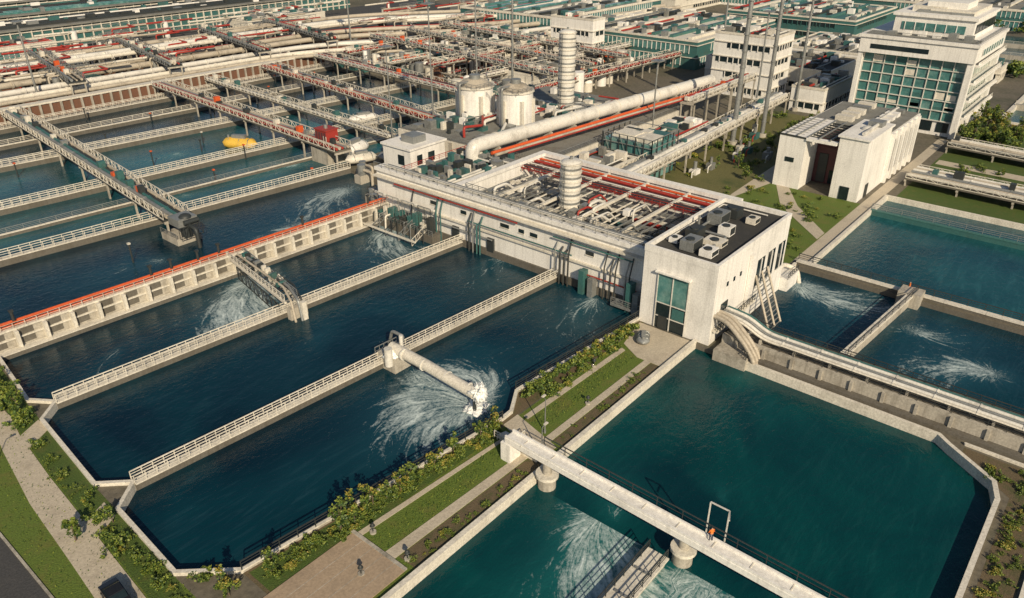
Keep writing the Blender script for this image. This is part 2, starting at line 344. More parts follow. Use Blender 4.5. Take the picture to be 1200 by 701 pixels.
# ------------------------------------------------------------ discharge pipe
a=M();a.tube([(60.6,73,2.4),(60.4,66,2.4),(60,56.4,2.1)],.8,CREAM,18)
for y in (57.5,61.5,66,70): a.cyl((60.3,y,2.35-(66-y)*.02),(60.3,y+.2,2.35-(66-y)*.02),.87,WPIPE,18)
a.box(59.2,71,-2,62.2,74.6,1.6,CONC);a.cyl((60,56.5,-3),(60,56.5,1.4),.26,DSTEEL,10);a.cyl((61.6,72,1.6),(61.6,72,4.2),.3,WPIPE,10);a.cyl((58.9,71.8,.6),(58.9,71.8,3.4),.6,WPIPE,12)
a.bend([(62,73,1.7),(63,73,3),(63,75.5,3),(63,76.5,0)],.25,GPIPE);a.rail((59,74.8,.3),(63,74.6,.3),GPIPE,h=2,sp=.8)
a.make('discharge_pipe')
def foamblob(c,sx,sy,sz,seed,name='foam'):
    a=M();V=[];F=[];nu,nv=52,30
    for j in range(nv+1):
        t=-math.pi/2+math.pi*j/nv
        for i in range(nu):
            u=2*math.pi*i/nu;d=Vector((math.cos(t)*math.cos(u),math.cos(t)*math.sin(u),math.sin(t)))
            k=.6+.5*max(0,noise.fractal(d*1.6+Vector((seed,0,0)),1,2,3)+.35)+.3*noise.fractal(d*6+Vector((0,seed,0)),.7,2,4)
            V.append((c[0]+d.x*sx*k,c[1]+d.y*sy*k,c[2]+d.z*sz*k))
    for j in range(nv):
        for i in range(nu): F.append((j*nu+i,j*nu+(i+1)%nu,(j+1)*nu+(i+1)%nu,(j+1)*nu+i))
    a.add(V,F,FOAM,True)
    for i in range(260):
        q=Vector((random.gauss(0,.7)*sx,random.gauss(0,.7)*sy,abs(random.gauss(0,.7))*sz))+Vector(c);s=R(.015,.05)
        a.add([q+Vector((s,0,0)),q+Vector((0,s,0)),q+Vector((-s,-s,0)),q+Vector((0,0,s*1.5))],[(0,1,3),(1,2,3),(2,0,3),(0,2,1)],FOAM)
    return a.make(name)
foamblob((60.4,56,2.1),1.5,1.1,1.4,3);foamblob((60.0,72.2,1.9),1.4,1.3,.8,8);foamblob((60.8,57,-.7),2.4,1.7,.45,12)
# ------------------------------------------------------------ garden strip
a=M();a.sheet([(24,42.4),(92,42.4),(92,50.8),(24,50.8)],.004,GRASS);a.make('garden_ground')
a=M();a.box(22,43.2,.004,35,51.2,.12,PAVE);a.box(35,43.2,.004,35.4,51.4,.2,CONC)
for k in range(4): a.box(22,44.7+k*1.6,.12,35,44.76+k*1.6,.126,CONC)
a.make('paving')
a=M()
a.prism([(35.4,45.2),(57,44.6),(57,45.7),(35.4,46.6)],.0,.06,PATH);a.prism([(57,43.2),(60.2,43.2),(62.2,51),(59.4,51)],.0,.08,PATH)
a.prism([(60.6,44.4),(84,44.2),(84,45.2),(60.9,45.4)],.0,.06,PATH);a.prism([(84,42.6),(93,42.6),(93,51.5),(86,50),(84,46.5)],.0,.06,PATH);a.prism([(62.3,49.4),(84.5,48.8),(84.8,49.6),(62.5,50.2)],.0,.06,PATH)
a.prism([(35.4,50.2),(58.8,48.8),(58.9,49.3),(35.4,50.9)],.0,.06,PATH)
a.make('garden_path')
a=M();a.sheet([(36,42.6),(57,42.6),(57,44.5),(36,45.1)],.010,SOIL);a.sheet([(61,42.6),(83.9,42.6),(83.9,44.1),(61,44.3)],.010,SOIL);a.sheet([(25,51),(58.5,50.2),(58.5,51.7),(25,55)],.010,LUSH);a.make('planting_bed')
a=M()
for i in range(5): a.box(56.9+i*.32,47.4,.06,57.2+i*.32,49.9,.5-.08*i,CREAM)
a.rail((56.6,47.3,.1),(56.6,50.1,.1),CREAM,h=1.2,sp=.4);a.rail((56.6,47.2,.1),(59,47.2,.1),CREAM,h=1.2,sp=.4)
a.box(56.4,43.3,0,56.9,46.9,1.1,CREAM);a.make('garden_steps')
def crown(a,c,rx,rz,n,mats,ls=.3):
    c=Vector(c);lobes=[(c+Vector((random.gauss(0,.5)*rx,random.gauss(0,.5)*rx,R(-.6,.7)*rz)),R(.3,.6)) for _ in range(8)]
    for i in range(n):
        lc,lr=C(lobes)
        d=Vector((random.gauss(0,1),random.gauss(0,1),random.gauss(0,1))).normalized()*(R(.2,1)**.5)
        p=lc+Vector((d.x*rx*lr,d.y*rx*lr,d.z*rz*lr))
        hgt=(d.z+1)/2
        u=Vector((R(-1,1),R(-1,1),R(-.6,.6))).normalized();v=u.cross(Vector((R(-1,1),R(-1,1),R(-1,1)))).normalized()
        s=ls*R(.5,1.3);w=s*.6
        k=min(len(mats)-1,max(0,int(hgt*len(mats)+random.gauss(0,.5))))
        a.add([p-u*s,p+v*w,p+u*s,p-v*w],[(0,1,2,3)],mats[k])
def tree_mesh(h,rx,n,mats,ls):
    a=M();a.tube([(0,0,0),(.05,0,h*.35),(0,.08,h*.7)],.1,BARK,6,rr=[.13*h/4,.09*h/4,.04])
    for i in range(5):
        t=R(0,6.28);a.tube([(0,0,h*R(.3,.5)),(math.cos(t)*rx*.6,math.sin(t)*rx*.6,h*R(.6,.8))],.04,BARK,5,rr=[.05,.02])
    crown(a,(0,0,h*.6),rx,h*.42,n,mats,ls)
    return a
def variants(name,defs):
    out=[]
    for d in defs:
        o=tree_mesh(*d).make(name);out.append(o.data);bpy.data.objects.remove(o)
    return out
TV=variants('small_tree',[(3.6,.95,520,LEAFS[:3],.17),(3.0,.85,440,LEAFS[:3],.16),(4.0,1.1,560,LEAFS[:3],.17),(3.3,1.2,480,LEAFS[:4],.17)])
BV=[]
for i in range(6):
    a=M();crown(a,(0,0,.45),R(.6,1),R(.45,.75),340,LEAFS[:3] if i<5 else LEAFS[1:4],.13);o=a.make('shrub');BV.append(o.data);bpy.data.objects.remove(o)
def put(name,me,x,y,z=0,s=1):
    o=bpy.data.objects.new(name,me);bpy.context.collection.objects.link(o);o.location=(x,y,z);o.scale=(s*R(.8,1.2),s*R(.8,1.2),s*R(.8,1.25));o.rotation_euler=(0,0,R(0,6.28));return o
x=26.5
while x<59:
    t=(x-24.6)/35.4;y=53.6-2.2*t+R(-.6,.4)
    if random.random()<.55: put('small_tree',C(TV),x,y,0,R(.5,1.1))
    for _ in range(4): put('shrub',C(BV),x+R(-1,1),y+R(-1.2,.4),0,R(.35,.95))
    x+=R(.9,1.8)
a=M()
x=66.5
while x<91:
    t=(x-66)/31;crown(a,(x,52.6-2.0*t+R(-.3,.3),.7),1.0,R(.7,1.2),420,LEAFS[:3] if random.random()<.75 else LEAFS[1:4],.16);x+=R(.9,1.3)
a.make('hedge')
for i in range(16): put('shrub',C(BV),R(67,90),50.4+R(-.4,.6),0,R(.5,.9))
for i in range(44): put('shrub',C(BV),C((R(36,56),R(61,83))),R(42.8,44.2),0,R(.2,.6))
a=M()
for i in range(3600):
    if i%2: x,y=R(36,84),R(46.5,49)
    else: x,y=R(11.6,20),R(52,112)
    if 57<x<62: continue
    s=R(.05,.16);t=R(0,6.28);a.add([(x,y,0),(x+s*math.cos(t),y+s*math.sin(t),0),(x+s*.4,y,s*1.7)],[(0,1,2)],C(LEAFS[:3]))
a.make('grass')
a=M();a.sheet([(60,-1),(85.5,-1),(90.5,5),(92,5),(92,-2),(86,-4.2),(60,-4.2)],.006,SOIL);a.make('planting_bed');kerb([(92.6,5),(92.6,-2),(86,-4.6),(55,-4.6)],.4,0,.3,name='bed_kerb')
for i in range(56): put('shrub',BV[C((0,1,2,4,5,5))],R(62,86),R(-3.6,-1.3),0,R(.3,.75))
for i in range(14): put('shrub',C(BV),R(87,91),R(-2.5,2),0,R(.4,.8))
a=M();a.prism([(40,-9),(94,-9),(94,-4.9),(40,-4.9)],0,.05,PATH);a.make('path')
# ------------------------------------------------------------ west gardens
a=M();a.sheet([(11.2,40),(20,40),(20,125),(11.2,125)],.004,GRASS);a.make('lawn')
a=M();a.sheet([(18.5,51.2),(20.1,60.4),(20.7,73.4),(20.9,79.5),(22.1,96.8),(22.5,102),(23.8,116.5),(20.6,116.5),(20.2,104),(19.4,96),(18.5,85),(17.8,72),(17.1,60),(16.6,51.2)],.008,LUSH);a.make('planting_bed')
a=M();a.prism([(12.6,50),(16.4,50),(16.9,60),(17.6,72),(18.3,85),(19.2,96),(20,101),(19.8,108),(18.6,108),(18,102),(16.6,94),(15,82),(14.2,70),(13.6,62)],.0,.05,PATH)
a.prism([(17.3,71),(20.2,73),(20.4,76),(17.6,74.5)],.0,.045,PATH);a.prism([(18.6,92),(22,94.5),(22,97.5),(18.8,95.5)],.0,.045,PATH);a.make('path')
a=M();a.sheet([(2,-40),(11,-40),(11,260),(2,260)],.006,ASPH);a.box(11,-40,0,11.25,260,.13,CONC);a.box(1.7,-40,0,2,260,.13,CONC)
for i in range(60): a.sheet([(6.4,-40+i*5),(6.55,-40+i*5),(6.55,-38+i*5),(6.4,-38+i*5)],.011,PLINE)
a.make('road')
for x,y,s in ((18.6,73.6,1.2),(18.2,70.5,1.1),(18.4,68,1.3),(18.8,65.5,1.0),(19.2,62.5,1.1),(20.2,98.3,1.5),(21.0,100,1.4),(19.8,92,1.1),(21.6,58.2,1.1),(19.5,77.8,.9),(20.2,104,1.3),(21.6,107,1.5),(22.4,55.6,1),(18.7,60,1.1),(20,88,.7),(21,110,1.4),(22,113,1.4),(19.4,84,.8)):
    put('shrub',C(BV[:4]),x,y,0,s);put('shrub',C(BV[:4]),x+R(-.8,.8),y+R(-.9,.9),0,s*.7);put('shrub',C(BV),x+R(-.8,.8),y+R(-1.3,1.3),0,s*.5)
for i in range(26): put('shrub',C(BV[:4]),R(18.4,19.8),R(55,90),0,R(.25,.6))
for x,y,s in ((19.6,72.2,.8),(21.3,101.5,1),(22.2,54,.9),(20.6,108,1.1)): put('small_tree',C(TV),x,y,0,s)
put('small_tree',TV[1],15.9,72.6,0,1.2)
def lamp(x,y,h=5,az=0):
    a=M();a.tube([(x,y,0),(x,y,h)],.07,GPIPE,8,rr=[.1,.05]);a.cyl((x,y,0),(x,y,.4),.16,GPIPE,8)
    a.beam((x,y,h),(x+.9*math.cos(az),y+.9*math.sin(az),h+.15),.07,.07,GPIPE);a.box(x+.7*math.cos(az)-.3,y+.7*math.sin(az)-.14,h+.1,x+.7*math.cos(az)+.3,y+.7*math.sin(az)+.14,h+.24,CREAM)
    a.make('street_lamp')
lamp(12.4,88,6);lamp(57.5,43.4,4.5);lamp(61.5,46,5,1)
def globe(x,y):
    a=M();a.cyl((x,y,0),(x,y,.25),.35,CONC,12);a.cyl((x,y,.25),(x,y,1.1),.07,DSTEEL,8);a.dome((x,y,1.1),.22,.25,DSTEEL,10,4);a.dome((x,y,1.0),.3,.12,DSTEEL,10,3);a.make('bollard_lamp')
globe(36.5,49.6);globe(32,46.2);globe(36.3,44.1);globe(78,49.9);globe(70,45.4)
def car(x,y,az):
    a=M()
    def sec(w,pf,m):
        n=len(pf);v=[(q[0],-w,q[1]) for q in pf]+[(q[0],w,q[1]) for q in pf];a.add(v,[tuple(range(n)),tuple(reversed(range(n,2*n)))]+[(i,n+i,n+(i+1)%n,(i+1)%n) for i in range(n)],m)
    sec(.86,[(-2.1,.35),(-2.15,.75),(-1.9,.95),(-1.2,1.0),(1.5,1.02),(2.1,.9),(2.2,.6),(2.1,.35)],CARP)
    sec(.74,[(-1.15,.98),(-.55,1.40),(.75,1.42),(1.45,.98)],GLASSD);sec(.70,[(-.5,1.40),(-.45,1.46),(.65,1.48),(.72,1.41)],CARP)
    for sx in (-1.35,1.35):
        for sy in (-.82,.82): a.cyl((sx,sy-.1,.33),(sx,sy+.1,.33),.33,TYRE,16);a.cyl((sx,sy-.115,.33),(sx,sy+.115,.33),.18,GPIPE,12)
    a.box(2.12,-.7,.6,2.2,-.4,.75,CREAM);a.box(2.12,.4,.6,2.2,.7,.75,CREAM);a.box(-2.18,-.7,.68,-2.1,-.4,.8,RED);a.box(-2.18,.4,.68,-2.1,.7,.8,RED)
    o=a.make('parked_car');o.location=(x,y,.05);o.rotation_euler=(0,0,az)
car(15.0,61.6,1.5)
# ------------------------------------------------------------ front block building
w=M();ro=M();wi=M();dr=M();un=M()
X0,X1,Y0,Y1,Zt=93.5,119.5,40,52,13.2
w.box(X0,Y0,-3,X1,Y1,12.2,WHITE)
for b in ((X0-.05,Y0-.05,X1+.05,Y0+.45),(X0-.05,Y1-.45,X1+.05,Y1+.05),(X0-.05,Y0+.45,X0+.45,Y1-.45),(X1-.45,Y0+.45,X1+.05,Y1-.45)): w.box(b[0],b[1],12.2,b[2],b[3],Zt,WHITE)
ro.box(X0+.45,Y0+.45,12.2,X1-.45,Y1-.45,12.45,ROOFD)
wi.box(X0-.12,44.2,4.6,X0-.02,49.2,9.4,GLASS);wi.box(X0-.12,44.2,.1,X0-.02,49.2,4.4,GLASSD)
for z in (2.2,4.5,9.4): wi.box(X0-.22,44.1,z-.07,X0-.12,49.3,z+.07,WPIPE)
for y in (44.1,46.7,49.25): wi.box(X0-.25,y-.07,.1,X0-.13,y+.07,9.4,WPIPE)
dr.box(X0-.3,47.1,.1,X0-.14,48.6,2.3,DSTEEL);w.box(X0-.7,43.8,9.5,X0-.05,49.6,9.75,WHITE)
dr.box(X0-.25,44.4,2.4,X0-.14,46.4,4.2,TEALS)
for x in (97,99.2,101.4): wi.box(x,Y0-.1,8.6,x+.5,Y0-.02,9.3,GLASSD)
for x in (108,112,116): wi.box(x,Y0-.1,4.2,x+2.6,Y0-.02,8.8,GLASSD);w.box(x+1.2,Y0-.2,4.2,x+1.4,Y0-.1,8.8,WHITE);w.box(x-.1,Y0-.25,4.0,x+2.7,Y0-.02,4.2,WHITE)
wi.box(96,Y0-.1,3,98.2,Y0-.02,6,GLASSD)
w.box(104.5,Y0-.6,-2,105.3,Y0-.05,11,WHITE);w.box(94,Y0-.9,2.2,107,Y0-.05,2.5,CREAM);dr.rail((94,Y0-.85,2.5),(107,Y0-.85,2.5),DSTEEL,sp=1)
for i,(x,y,sx,sy,h) in enumerate(((96,42.5,2.4,2,1.2),(96.2,45.6,3.2,2.2,1.7),(100.2,43,2.2,3,1.0),(101,47.5,3,2,1.4),(105,44,2,2,1.6),(108,47,3.4,2.4,1.9),(112,43,2,1.6,1.1),(112.5,46.4,2.5,2.5,1.6),(97.6,49,1.8,1.4,.9))):
    m=(WHITE,GPIPE,CREAM,DSTEEL)[i%4]
    un.box(x,y,12.6,x+sx,y+sy,12.45+h,m);un.cyl((x+sx*.35,y+sy/2,12.45+h),(x+sx*.35,y+sy/2,12.65+h),min(sx,sy)*.3,DSTEEL,14);un.box(x+.2,y-.04,12.8,x+sx-.2,y,12.3+h,DSTEEL)
    for q in (0.1,sx-.2): un.box(x+q,y+.1,12.45,x+q+.1,y+sy-.1,12.6,DSTEEL)
un.dome((116.5,49,12.45),1,.7,WPIPE,14,4);un.cyl((106.5,50,12.45),(106.5,50,14.2),.2,GPIPE,8)
un.bend([(99,44,13),(104,44,13),(104,49,13),(110,49,13)],.2,GPIPE);un.bend([(98,50.9,12.8),(117,50.9,12.8),(117,43,12.8)],.12,WPIPE)
group('pump_house',{'walls':w,'roof':ro,'windows':wi,'door':dr,'roof_units':un})
# ------------------------------------------------------------ long central hall
w=M();ro=M();pi=M();bm=M();wi=M()
zt=9.6
w.box(97.985,52.1,-3,99,118,zt,WHITE);w.box(127,52.1,0,128,98,zt,WHITE);w.box(99,97,0,127,98,zt,WHITE)
w.box(97.4,52.1,zt,100.0,118,zt+.7,WHITE);w.box(100.0,52.1,zt-.5,101.4,96,zt+.1,CREAM);w.box(126.6,52.1,zt,128.2,98.2,zt+.7,WHITE);w.box(100.0,96.6,zt,126.6,98.2,zt+.7,WHITE);w.box(101.4,52.1,zt,126.6,53.2,zt+.5,WHITE)
w.box(97.5,52.1,3.9,97.98,112,4.25,CREAM);w.box(96.9,52.1,zt-1.2,97.98,118,zt-.9,CREAM)
w.box(97.6,52.1,-2.9,97.98,118,.6,CONCD)
ro.box(99,52.1,1,127,97,1.3,DSTEEL)
for i in range(28):
    y=54.5+i*1.5;bm.beam((101,y,8.2),(118.5,y,8.2),.14,.25,C((GPIPE,CREAM,DSTEEL)))
for i in range(5):
    x=103.5+i*3.6;bm.beam((x,54,7.6),(x,96,7.6),.3,.6,CREAM if i%2 else GPIPE)
for y in (62,71,80,89): bm.beam((101,y,9.3),(126.6,y,9.3),.5,.5,CREAM)
for x in (107,114,121):
    for y in (60,68,76,84,92): bm.box(x-.25,y-.25,1.3,x+.25,y+.25,7.4,GPIPE)
for i in range(34):
    x=R(102,118);y=R(56,88);z=R(2,6);pi.cyl((x,y,z),(x,y+R(3,9),z),R(.3,.8),C((WPIPE,GPIPE,TEALS,RED)),10)
    pi.box(x,y-2,1.3,x+R(1,3),y-1,R(2,6.5),C((GPIPE,WHITE,TEALS,CREAM)))
for i in range(8):
    x=119.2+i*.9;pi.cyl((x,54,9.0+.3*(i%2)),(x,97,9.0+.3*(i%2)),.16+.1*(i%3),(RED,DSTEEL,MAROON,WPIPE,MAROON,RED,DSTEEL,ORANGE)[i],8)
for k in range(14): pi.beam((118.6,55+k*3.2,8.7),(126.4,55+k*3.2,8.7),.2,.2,CREAM)
for i in range(14):
    y=R(55,94);x=R(101.5,112);pi.bend([(x,y,7.6),(x,y,R(9.4,10.2)),(x+R(2,5),y,9.8),(x+6.2,y,7.8)],R(.12,.3),C((WPIPE,GPIPE,RED,WPIPE)),.8)
    pi.box(x,y+1,8.35,x+R(.8,2),y+1+R(.6,1.6),R(8.8,9.8),C((GPIPE,WHITE,DSTEEL)))
pi.rail((118.4,54,8.6),(118.4,96,8.6),RED,h=1.3,sp=1.6);pi.rail((101.3,54,9.7),(101.3,96,9.7),GPIPE,h=1,sp=1.6)
def ribbed(x,y,z0,z1,r,name,n=None):
    a=M();a.cyl((x,y,z0),(x,y,z1),r,WPIPE,24);k=n or int((z1-z0)/1.5)
    for i in range(k+1):
        z=z0+(z1-z0)*i/k;a.cyl((x,y,z-.12),(x,y,z+.12),r*1.1,CREAM,24)
        if i<k: a.cyl((x,y,z+.5),(x,y,z+.9),r*1.02,GPIPE,24)
    a.dome((x,y,z1+.1),r*.95,r*.3,WPIPE,20,4);a.cyl((x,y,z1+r*.3),(x,y,z1+r*.3+.6),.3,GPIPE,10)
    for i in range(int((z1-z0)/.5)): a.beam((x-r-.25,y-.25,z0+.5*i),(x-r-.25,y+.25,z0+.5*i),.05,.05,GPIPE)
    for s in (-.25,.25): a.beam((x-r-.25,y+s,z0),(x-r-.25,y+s,z1),.06,.06,GPIPE)
    return a.make(name)
ribbed(109.5,77.5,2,16.5,1.9,'storage_tank',9)
for y in (56.3,57,59,60,61.2,68.5,69.4,70.3,71.4,88.8,89.6,90.6,91.6,99,100.2,107):
    m=C((DSTEEL,GPIPE,TEALS,DSTEEL));pi.bend([(97.9,y,R(5,8.4)),(97.0,y,5),(96.9,y,-2.5)],R(.1,.17),m,.3,8)
for y0,y1,z in ((68,92,5.2),(56,72,7.6),(80,112,7.9),(54,66,2.6),(86,110,2.9)): pi.cyl((97.2,y0,z),(97.2,y1,z),.14,C((GPIPE,RED,TEALS)),8)
pi.box(95.2,53,-.2,97.55,58.5,.2,GPIPE);pi.rail((95.3,53,.2),(95.3,58.5,.2),GPIPE,sp=1)
for x,y,h in ((95.4,53.6,3),(95.6,55,4.4),(96.1,62.8,2.6),(96,64.6,3.6)): pi.box(x,y,-2,x+1.4,y+1,h,C((DSTEEL,TEALS,GPIPE)))
pi.rail((97.5,52.3,zt+.7),(97.5,118,zt+.7),GPIPE,h=1.0,sp=2.2,rails=2)
pi.cyl((98.8,54,zt+1.0),(98.8,116,zt+1.0),.25,WPIPE,10);pi.cyl((99.6,54,zt+.95),(99.6,116,zt+.95),.16,GPIPE,10)
for k in range(16): pi.box(98.3,55+k*3.9,zt+.7,99.9,55.3+k*3.9,zt+.85,DSTEEL)
for y,ww in ((76,1.6),(79,1.2),(82.5,2),(93,1.4),(64,1.6),(101,1.5)):
    wi.box(97.88,y,5.9,97.98,y+ww,6.6,GLASSD);wi.box(97.8,y-.1,5.75,97.98,y+ww+.1,5.88,CREAM)
for y in (86,95): wi.box(97.55,y,.2,97.97,y+1.6,2.9,DSTEEL)
group('filter_hall',{'walls':w,'floor':ro,'beams':bm,'pipework':pi,'windows':wi})
a=M();a.box(94.5,99,-3,97.5,118,.8,CONCD);a.rail((94.6,99,.8),(94.6,117,.8),GPIPE,sp=1)
for k in range(10):
    y=100+k*1.8;h=R(1.2,3.4);a.box(95,y,.8,96.2+R(0,.8),y+R(.7,1.3),.8+h,C((GPIPE,TEALS,DSTEEL,DSTEEL,CREAM)));a.bend([(95,y+.6,2.2),(93.8,y+.6,2.2),(93.5,y+.6,-2)],R(.08,.2),C((GPIPE,DSTEEL,CREAM)))
for k in range(5): a.truss((91,101+k*3.8,-.4),(95,101+k*3.8,1.5),1.3,C((GPIPE,CREAM,DSTEEL)),sp=.9,t=.1)
for k in range(4): a.truss((95.4,100+k*4.5,1),(95.4,103.5+k*4.5,1),5,C((GPIPE,DSTEEL)),sp=1.2,t=.1)
a.beam((91,100,.6),(91,117,.6),.3,.3,CREAM);a.cyl((96.4,100,5.4),(96.4,117,5.4),.25,WPIPE,10)
a.make('intake_machinery')
w=M();ro=M();pi=M()
w.box(128.6,99,0,190,145,6.6,CREAM);ro.box(129,99.4,6.6,189.6,144.6,6.8,ROOFG);w.box(99.1,98.5,-3,128.5,118,7,WHITE);ro.box(99.6,99,7,128,117.5,7.2,ROOFG)
for k in range(9): w.box(128.4,101+k*5,0,128.62,102+k*5,6.4,CONC)
for i in range(120):
    x=R(131,186);y=R(112,142);s=R(.6,2.4)
    if abs(x-151)<7: continue
    pi.box(x,y,6.8,x+s,y+R(.6,2.6),6.8+R(.4,2.4),C((WHITE,GPIPE,DSTEEL,CREAM,TEALS)))
for i in range(80):
    x=R(101,125);y=R(100,115);s=R(.5,2.0);pi.box(x,y,7.2,x+s,y+R(.5,2.0),7.2+R(.4,2.0),C((TEALS,GPIPE,DSTEEL,CREAM)))
for k in range(16):
    x=R(130,180);y=R(112,138);m=C((WPIPE,GPIPE,RED));pi.bend([(x,y,7),(x,y,8+R(0,1.5)),(x+R(5,14),y,8.5),(x+R(5,14),y+R(3,8),8.5)],R(.15,.4),m)
for k in range(5): pi.bend([(102,100+k*1.1,8),(124-k,100+k*1.1,8),(124-k,116,8)],.25,C((WPIPE,GPIPE,RED)))
pi.rail((129,99.3,6.8),(190,99.3,6.8),GPIPE,sp=3);pi.rail((128.8,99.3,6.8),(128.8,145,6.8),GPIPE,sp=3);pi.rail((99.3,117.8,7.2),(128.4,117.8,7.2),RED,sp=2)
group('treatment_platform',{'walls':w,'roof':ro,'equipment':pi})
a=M();a.bend([(120,111.5,7.2),(120,111.5,10.4),(214,102.2,10.4)],1.6,WPIPE,4,20)
for i in range(10):
    t=i/10;x=127+t*85;y=111-t*8.7;a.cyl((x,y,10.4),(x+.4,y-.04,10.4),1.73,CREAM,20);a.box(x-.3,y-1.5,0 if x>190 else 6.8,x+.3,y+1.5,9.0,CONC)
a.cyl((122,107.6,9.2),(212,99.4,9.2),.38,ORANGE,10);a.cyl((122,106.5,9),(212,98.4,9),.35,OPIPE,10);a.cyl((125,114.5,9),(212,106,9),.7,OPIPE,12);a.cyl((125,105.4,9),(212,97.6,9),.2,RED,8)
a.make('air_duct')
def vat(x,y,z,r,h):
    a=M();a.cyl((x,y,z),(x,y,z+h),r,WHITE,12);a.cyl((x,y,z+h),(x,y,z+h+.5),r*1.08,CREAM,12);a.tube([(x,y,z+h+.5),(x,y,z+h+2.0)],r,OPIPE,12,rr=[r*1.0,r*.45]);a.cyl((x,y,z+h+2),(x,y,z+h+3),r*.3,GPIPE,10)
    for k in range(6):
        t=k/6*6.28;a.box(x+math.cos(t)*r-.4,y+math.sin(t)*r-.4,z,x+math.cos(t)*r+.4,y+math.sin(t)*r+.4,z+h*.8,CREAM)
    a.rail((x-r,y-r,z+h+.5),(x+r,y-r,z+h+.5),GPIPE,sp=1.5);a.rail((x-r,y-r,z+h+.5),(x-r,y+r,z+h+.5),GPIPE,sp=1.5)
    a.bend([(x-r-1,y,z),(x-r-1,y,z+h+1.5),(x,y,z+h+1.5)],.3,GPIPE)
    a.box(x-r-.1,y-1,z,x-r+.3,y+1,z+2.4,DSTEEL);a.make('settling_vat')
vat(149,137,6.8,4.8,8);vat(150,124,6.8,4.4,8.5)
ribbed(168,121.5,6.8,27.5,2.2,'chimney_stack',10)
w=M();wi=M();w.box(113,124,-3,124,133,8.5,WHITE);w.box(112.6,123.6,8.5,124.4,133.4,9,WHITE);w.box(106,120,-3,124,124,3.5,CREAM)
wi.box(112.88,126,4.8,112.99,128,7,GLASSD);wi.box(112.88,125,.5,112.99,127,3.2,DSTEEL);wi.box(115,123.88,4.8,116.6,123.99,7,GLASSD);wi.box(118.5,123.88,4.8,120.5,123.99,7,GLASSD);wi.box(116,126,9,120,130,10.6,GPIPE)
for k in range(6): wi.box(106.5+k*2.8,120.5,3.5,108+k*2.8,122,3.5+R(.6,2.4),C((GPIPE,DSTEEL,CREAM)))
group('control_house',{'walls':w,'windows_and_plant':wi})
# ------------------------------------------------------------ pipe racks
def rack(p0,p1,width,z,cols,legs=8,truss=1.6,name='pipe_bridge',rad=(.25,.45),zb=-3,deck=CONC,steel=CREAM):
    a=M();b=M();c=M();P0=Vector((p0[0],p0[1],z));P1=Vector((p1[0],p1[1],z));d=(P1-P0).normalized();n=Vector((-d.y,d.x,0));L=(P1-P0).length
    a.beam(P0-Vector((0,0,.3)),P1-Vector((0,0,.3)),width,.35,deck)
    for s in (-1,1): a.truss(P0+n*s*width/2,P1+n*s*width/2,truss,steel,sp=2.2,t=.15)
    k=max(1,int(L/legs))
    for i in range(k+1):
        q=P0.lerp(P1,i/k)
        for s in (-1,1): b.beam(q+n*s*width*.4-Vector((0,0,.5)),Vector((q.x,q.y,zb))+n*s*width*.4,.35,.35,CONC)
        b.beam(q+n*width*.5-Vector((0,0,.75)),q-n*width*.5-Vector((0,0,.75)),.45,.45,CONC)
    for i in range(int(L/5)):
        if random.random()<.7:
            q=P0.lerp(P1,R(0,1));b.box(q.x-.6,q.y-.5,z+.2,q.x+R(.3,1),q.y+.6,z+R(1,2.4),C((GPIPE,DSTEEL,CREAM,TEALS,DSTEEL,ORANGE)))
    m=len(cols)
    for i,cm in enumerate(cols):
        r=R(*rad);o=n*((i+.5)/m-.5)*width*.86+Vector((0,0,r*.9+.05));c.cyl(P0+o,P1+o,r,cm,12)
        for j in range(int(L/8)): q=(P0+o).lerp(P1+o,(j+.5)/int(L/8));c.cyl(q-d*.15,q+d*.15,r*1.2,cm,12)
    return group(name,{'deck':a,'legs':b,'pipes':c})
rack((76,251),(65.2,140),5.0,3.6,[OPIPE,GPIPE,TEALS,DSTEEL,OPIPE],legs=14,steel=CREAM,deck=DSTEEL)
rack((120.5,250),(113,148),4.8,4.2,[RED,OPIPE,RED,GPIPE,OPIPE],legs=14,deck=CONCD)
rack((160,248),(147,150),5,4.2,[RED,ORANGE,OPIPE,RED,GPIPE],legs=14,deck=CONCD)
rack((182,246),(172,146),5,5,[WPIPE,RED,GPIPE,MAROON],legs=14,deck=CONCD)
rack((138,250),(131,150),3,3,[WPIPE,GPIPE,OPIPE],legs=14,deck=CONCD)
a=M()
a.box(62.5,136,-3,67.5,142,.6,CONC);a.cyl((65,136.5,.6),(65,136.5,3),1.1,DSTEEL,14);a.box(63,135.2,3.0,67,139,4.6,GPIPE);a.cyl((64,135,3.8),(67,135,3.8),.5,DSTEEL,10);a.rail((62.5,136,.6),(62.5,142,.6),GPIPE);a.dome((65,136,4.6),1.2,.7,DSTEEL,12,4)
a.truss((62.6,134.6,1),(67.4,134.6,1),2.2,DSTEEL,sp=.9,t=.12);a.bend([(65,135,3.2),(65,132.6,3),(65,132.4,-2)],.4,DSTEEL);a.make('intake_screen')
a=M();a.box(113,154,3,116.6,158.4,7.4,RED);a.box(112.8,153.8,7.4,116.8,158.6,7.7,RED);a.cyl((114.6,156,7.7),(114.6,156,8.6),.5,GPIPE,10)
for k in range(4):a.box(112.88,154.2+k*1.05,3.4,112.99,154.9+k*1.05,7.0,MAROON)
a.box(112,153,-3,117.5,159.5,3,CONC);a.make('red_switch_cabinet')
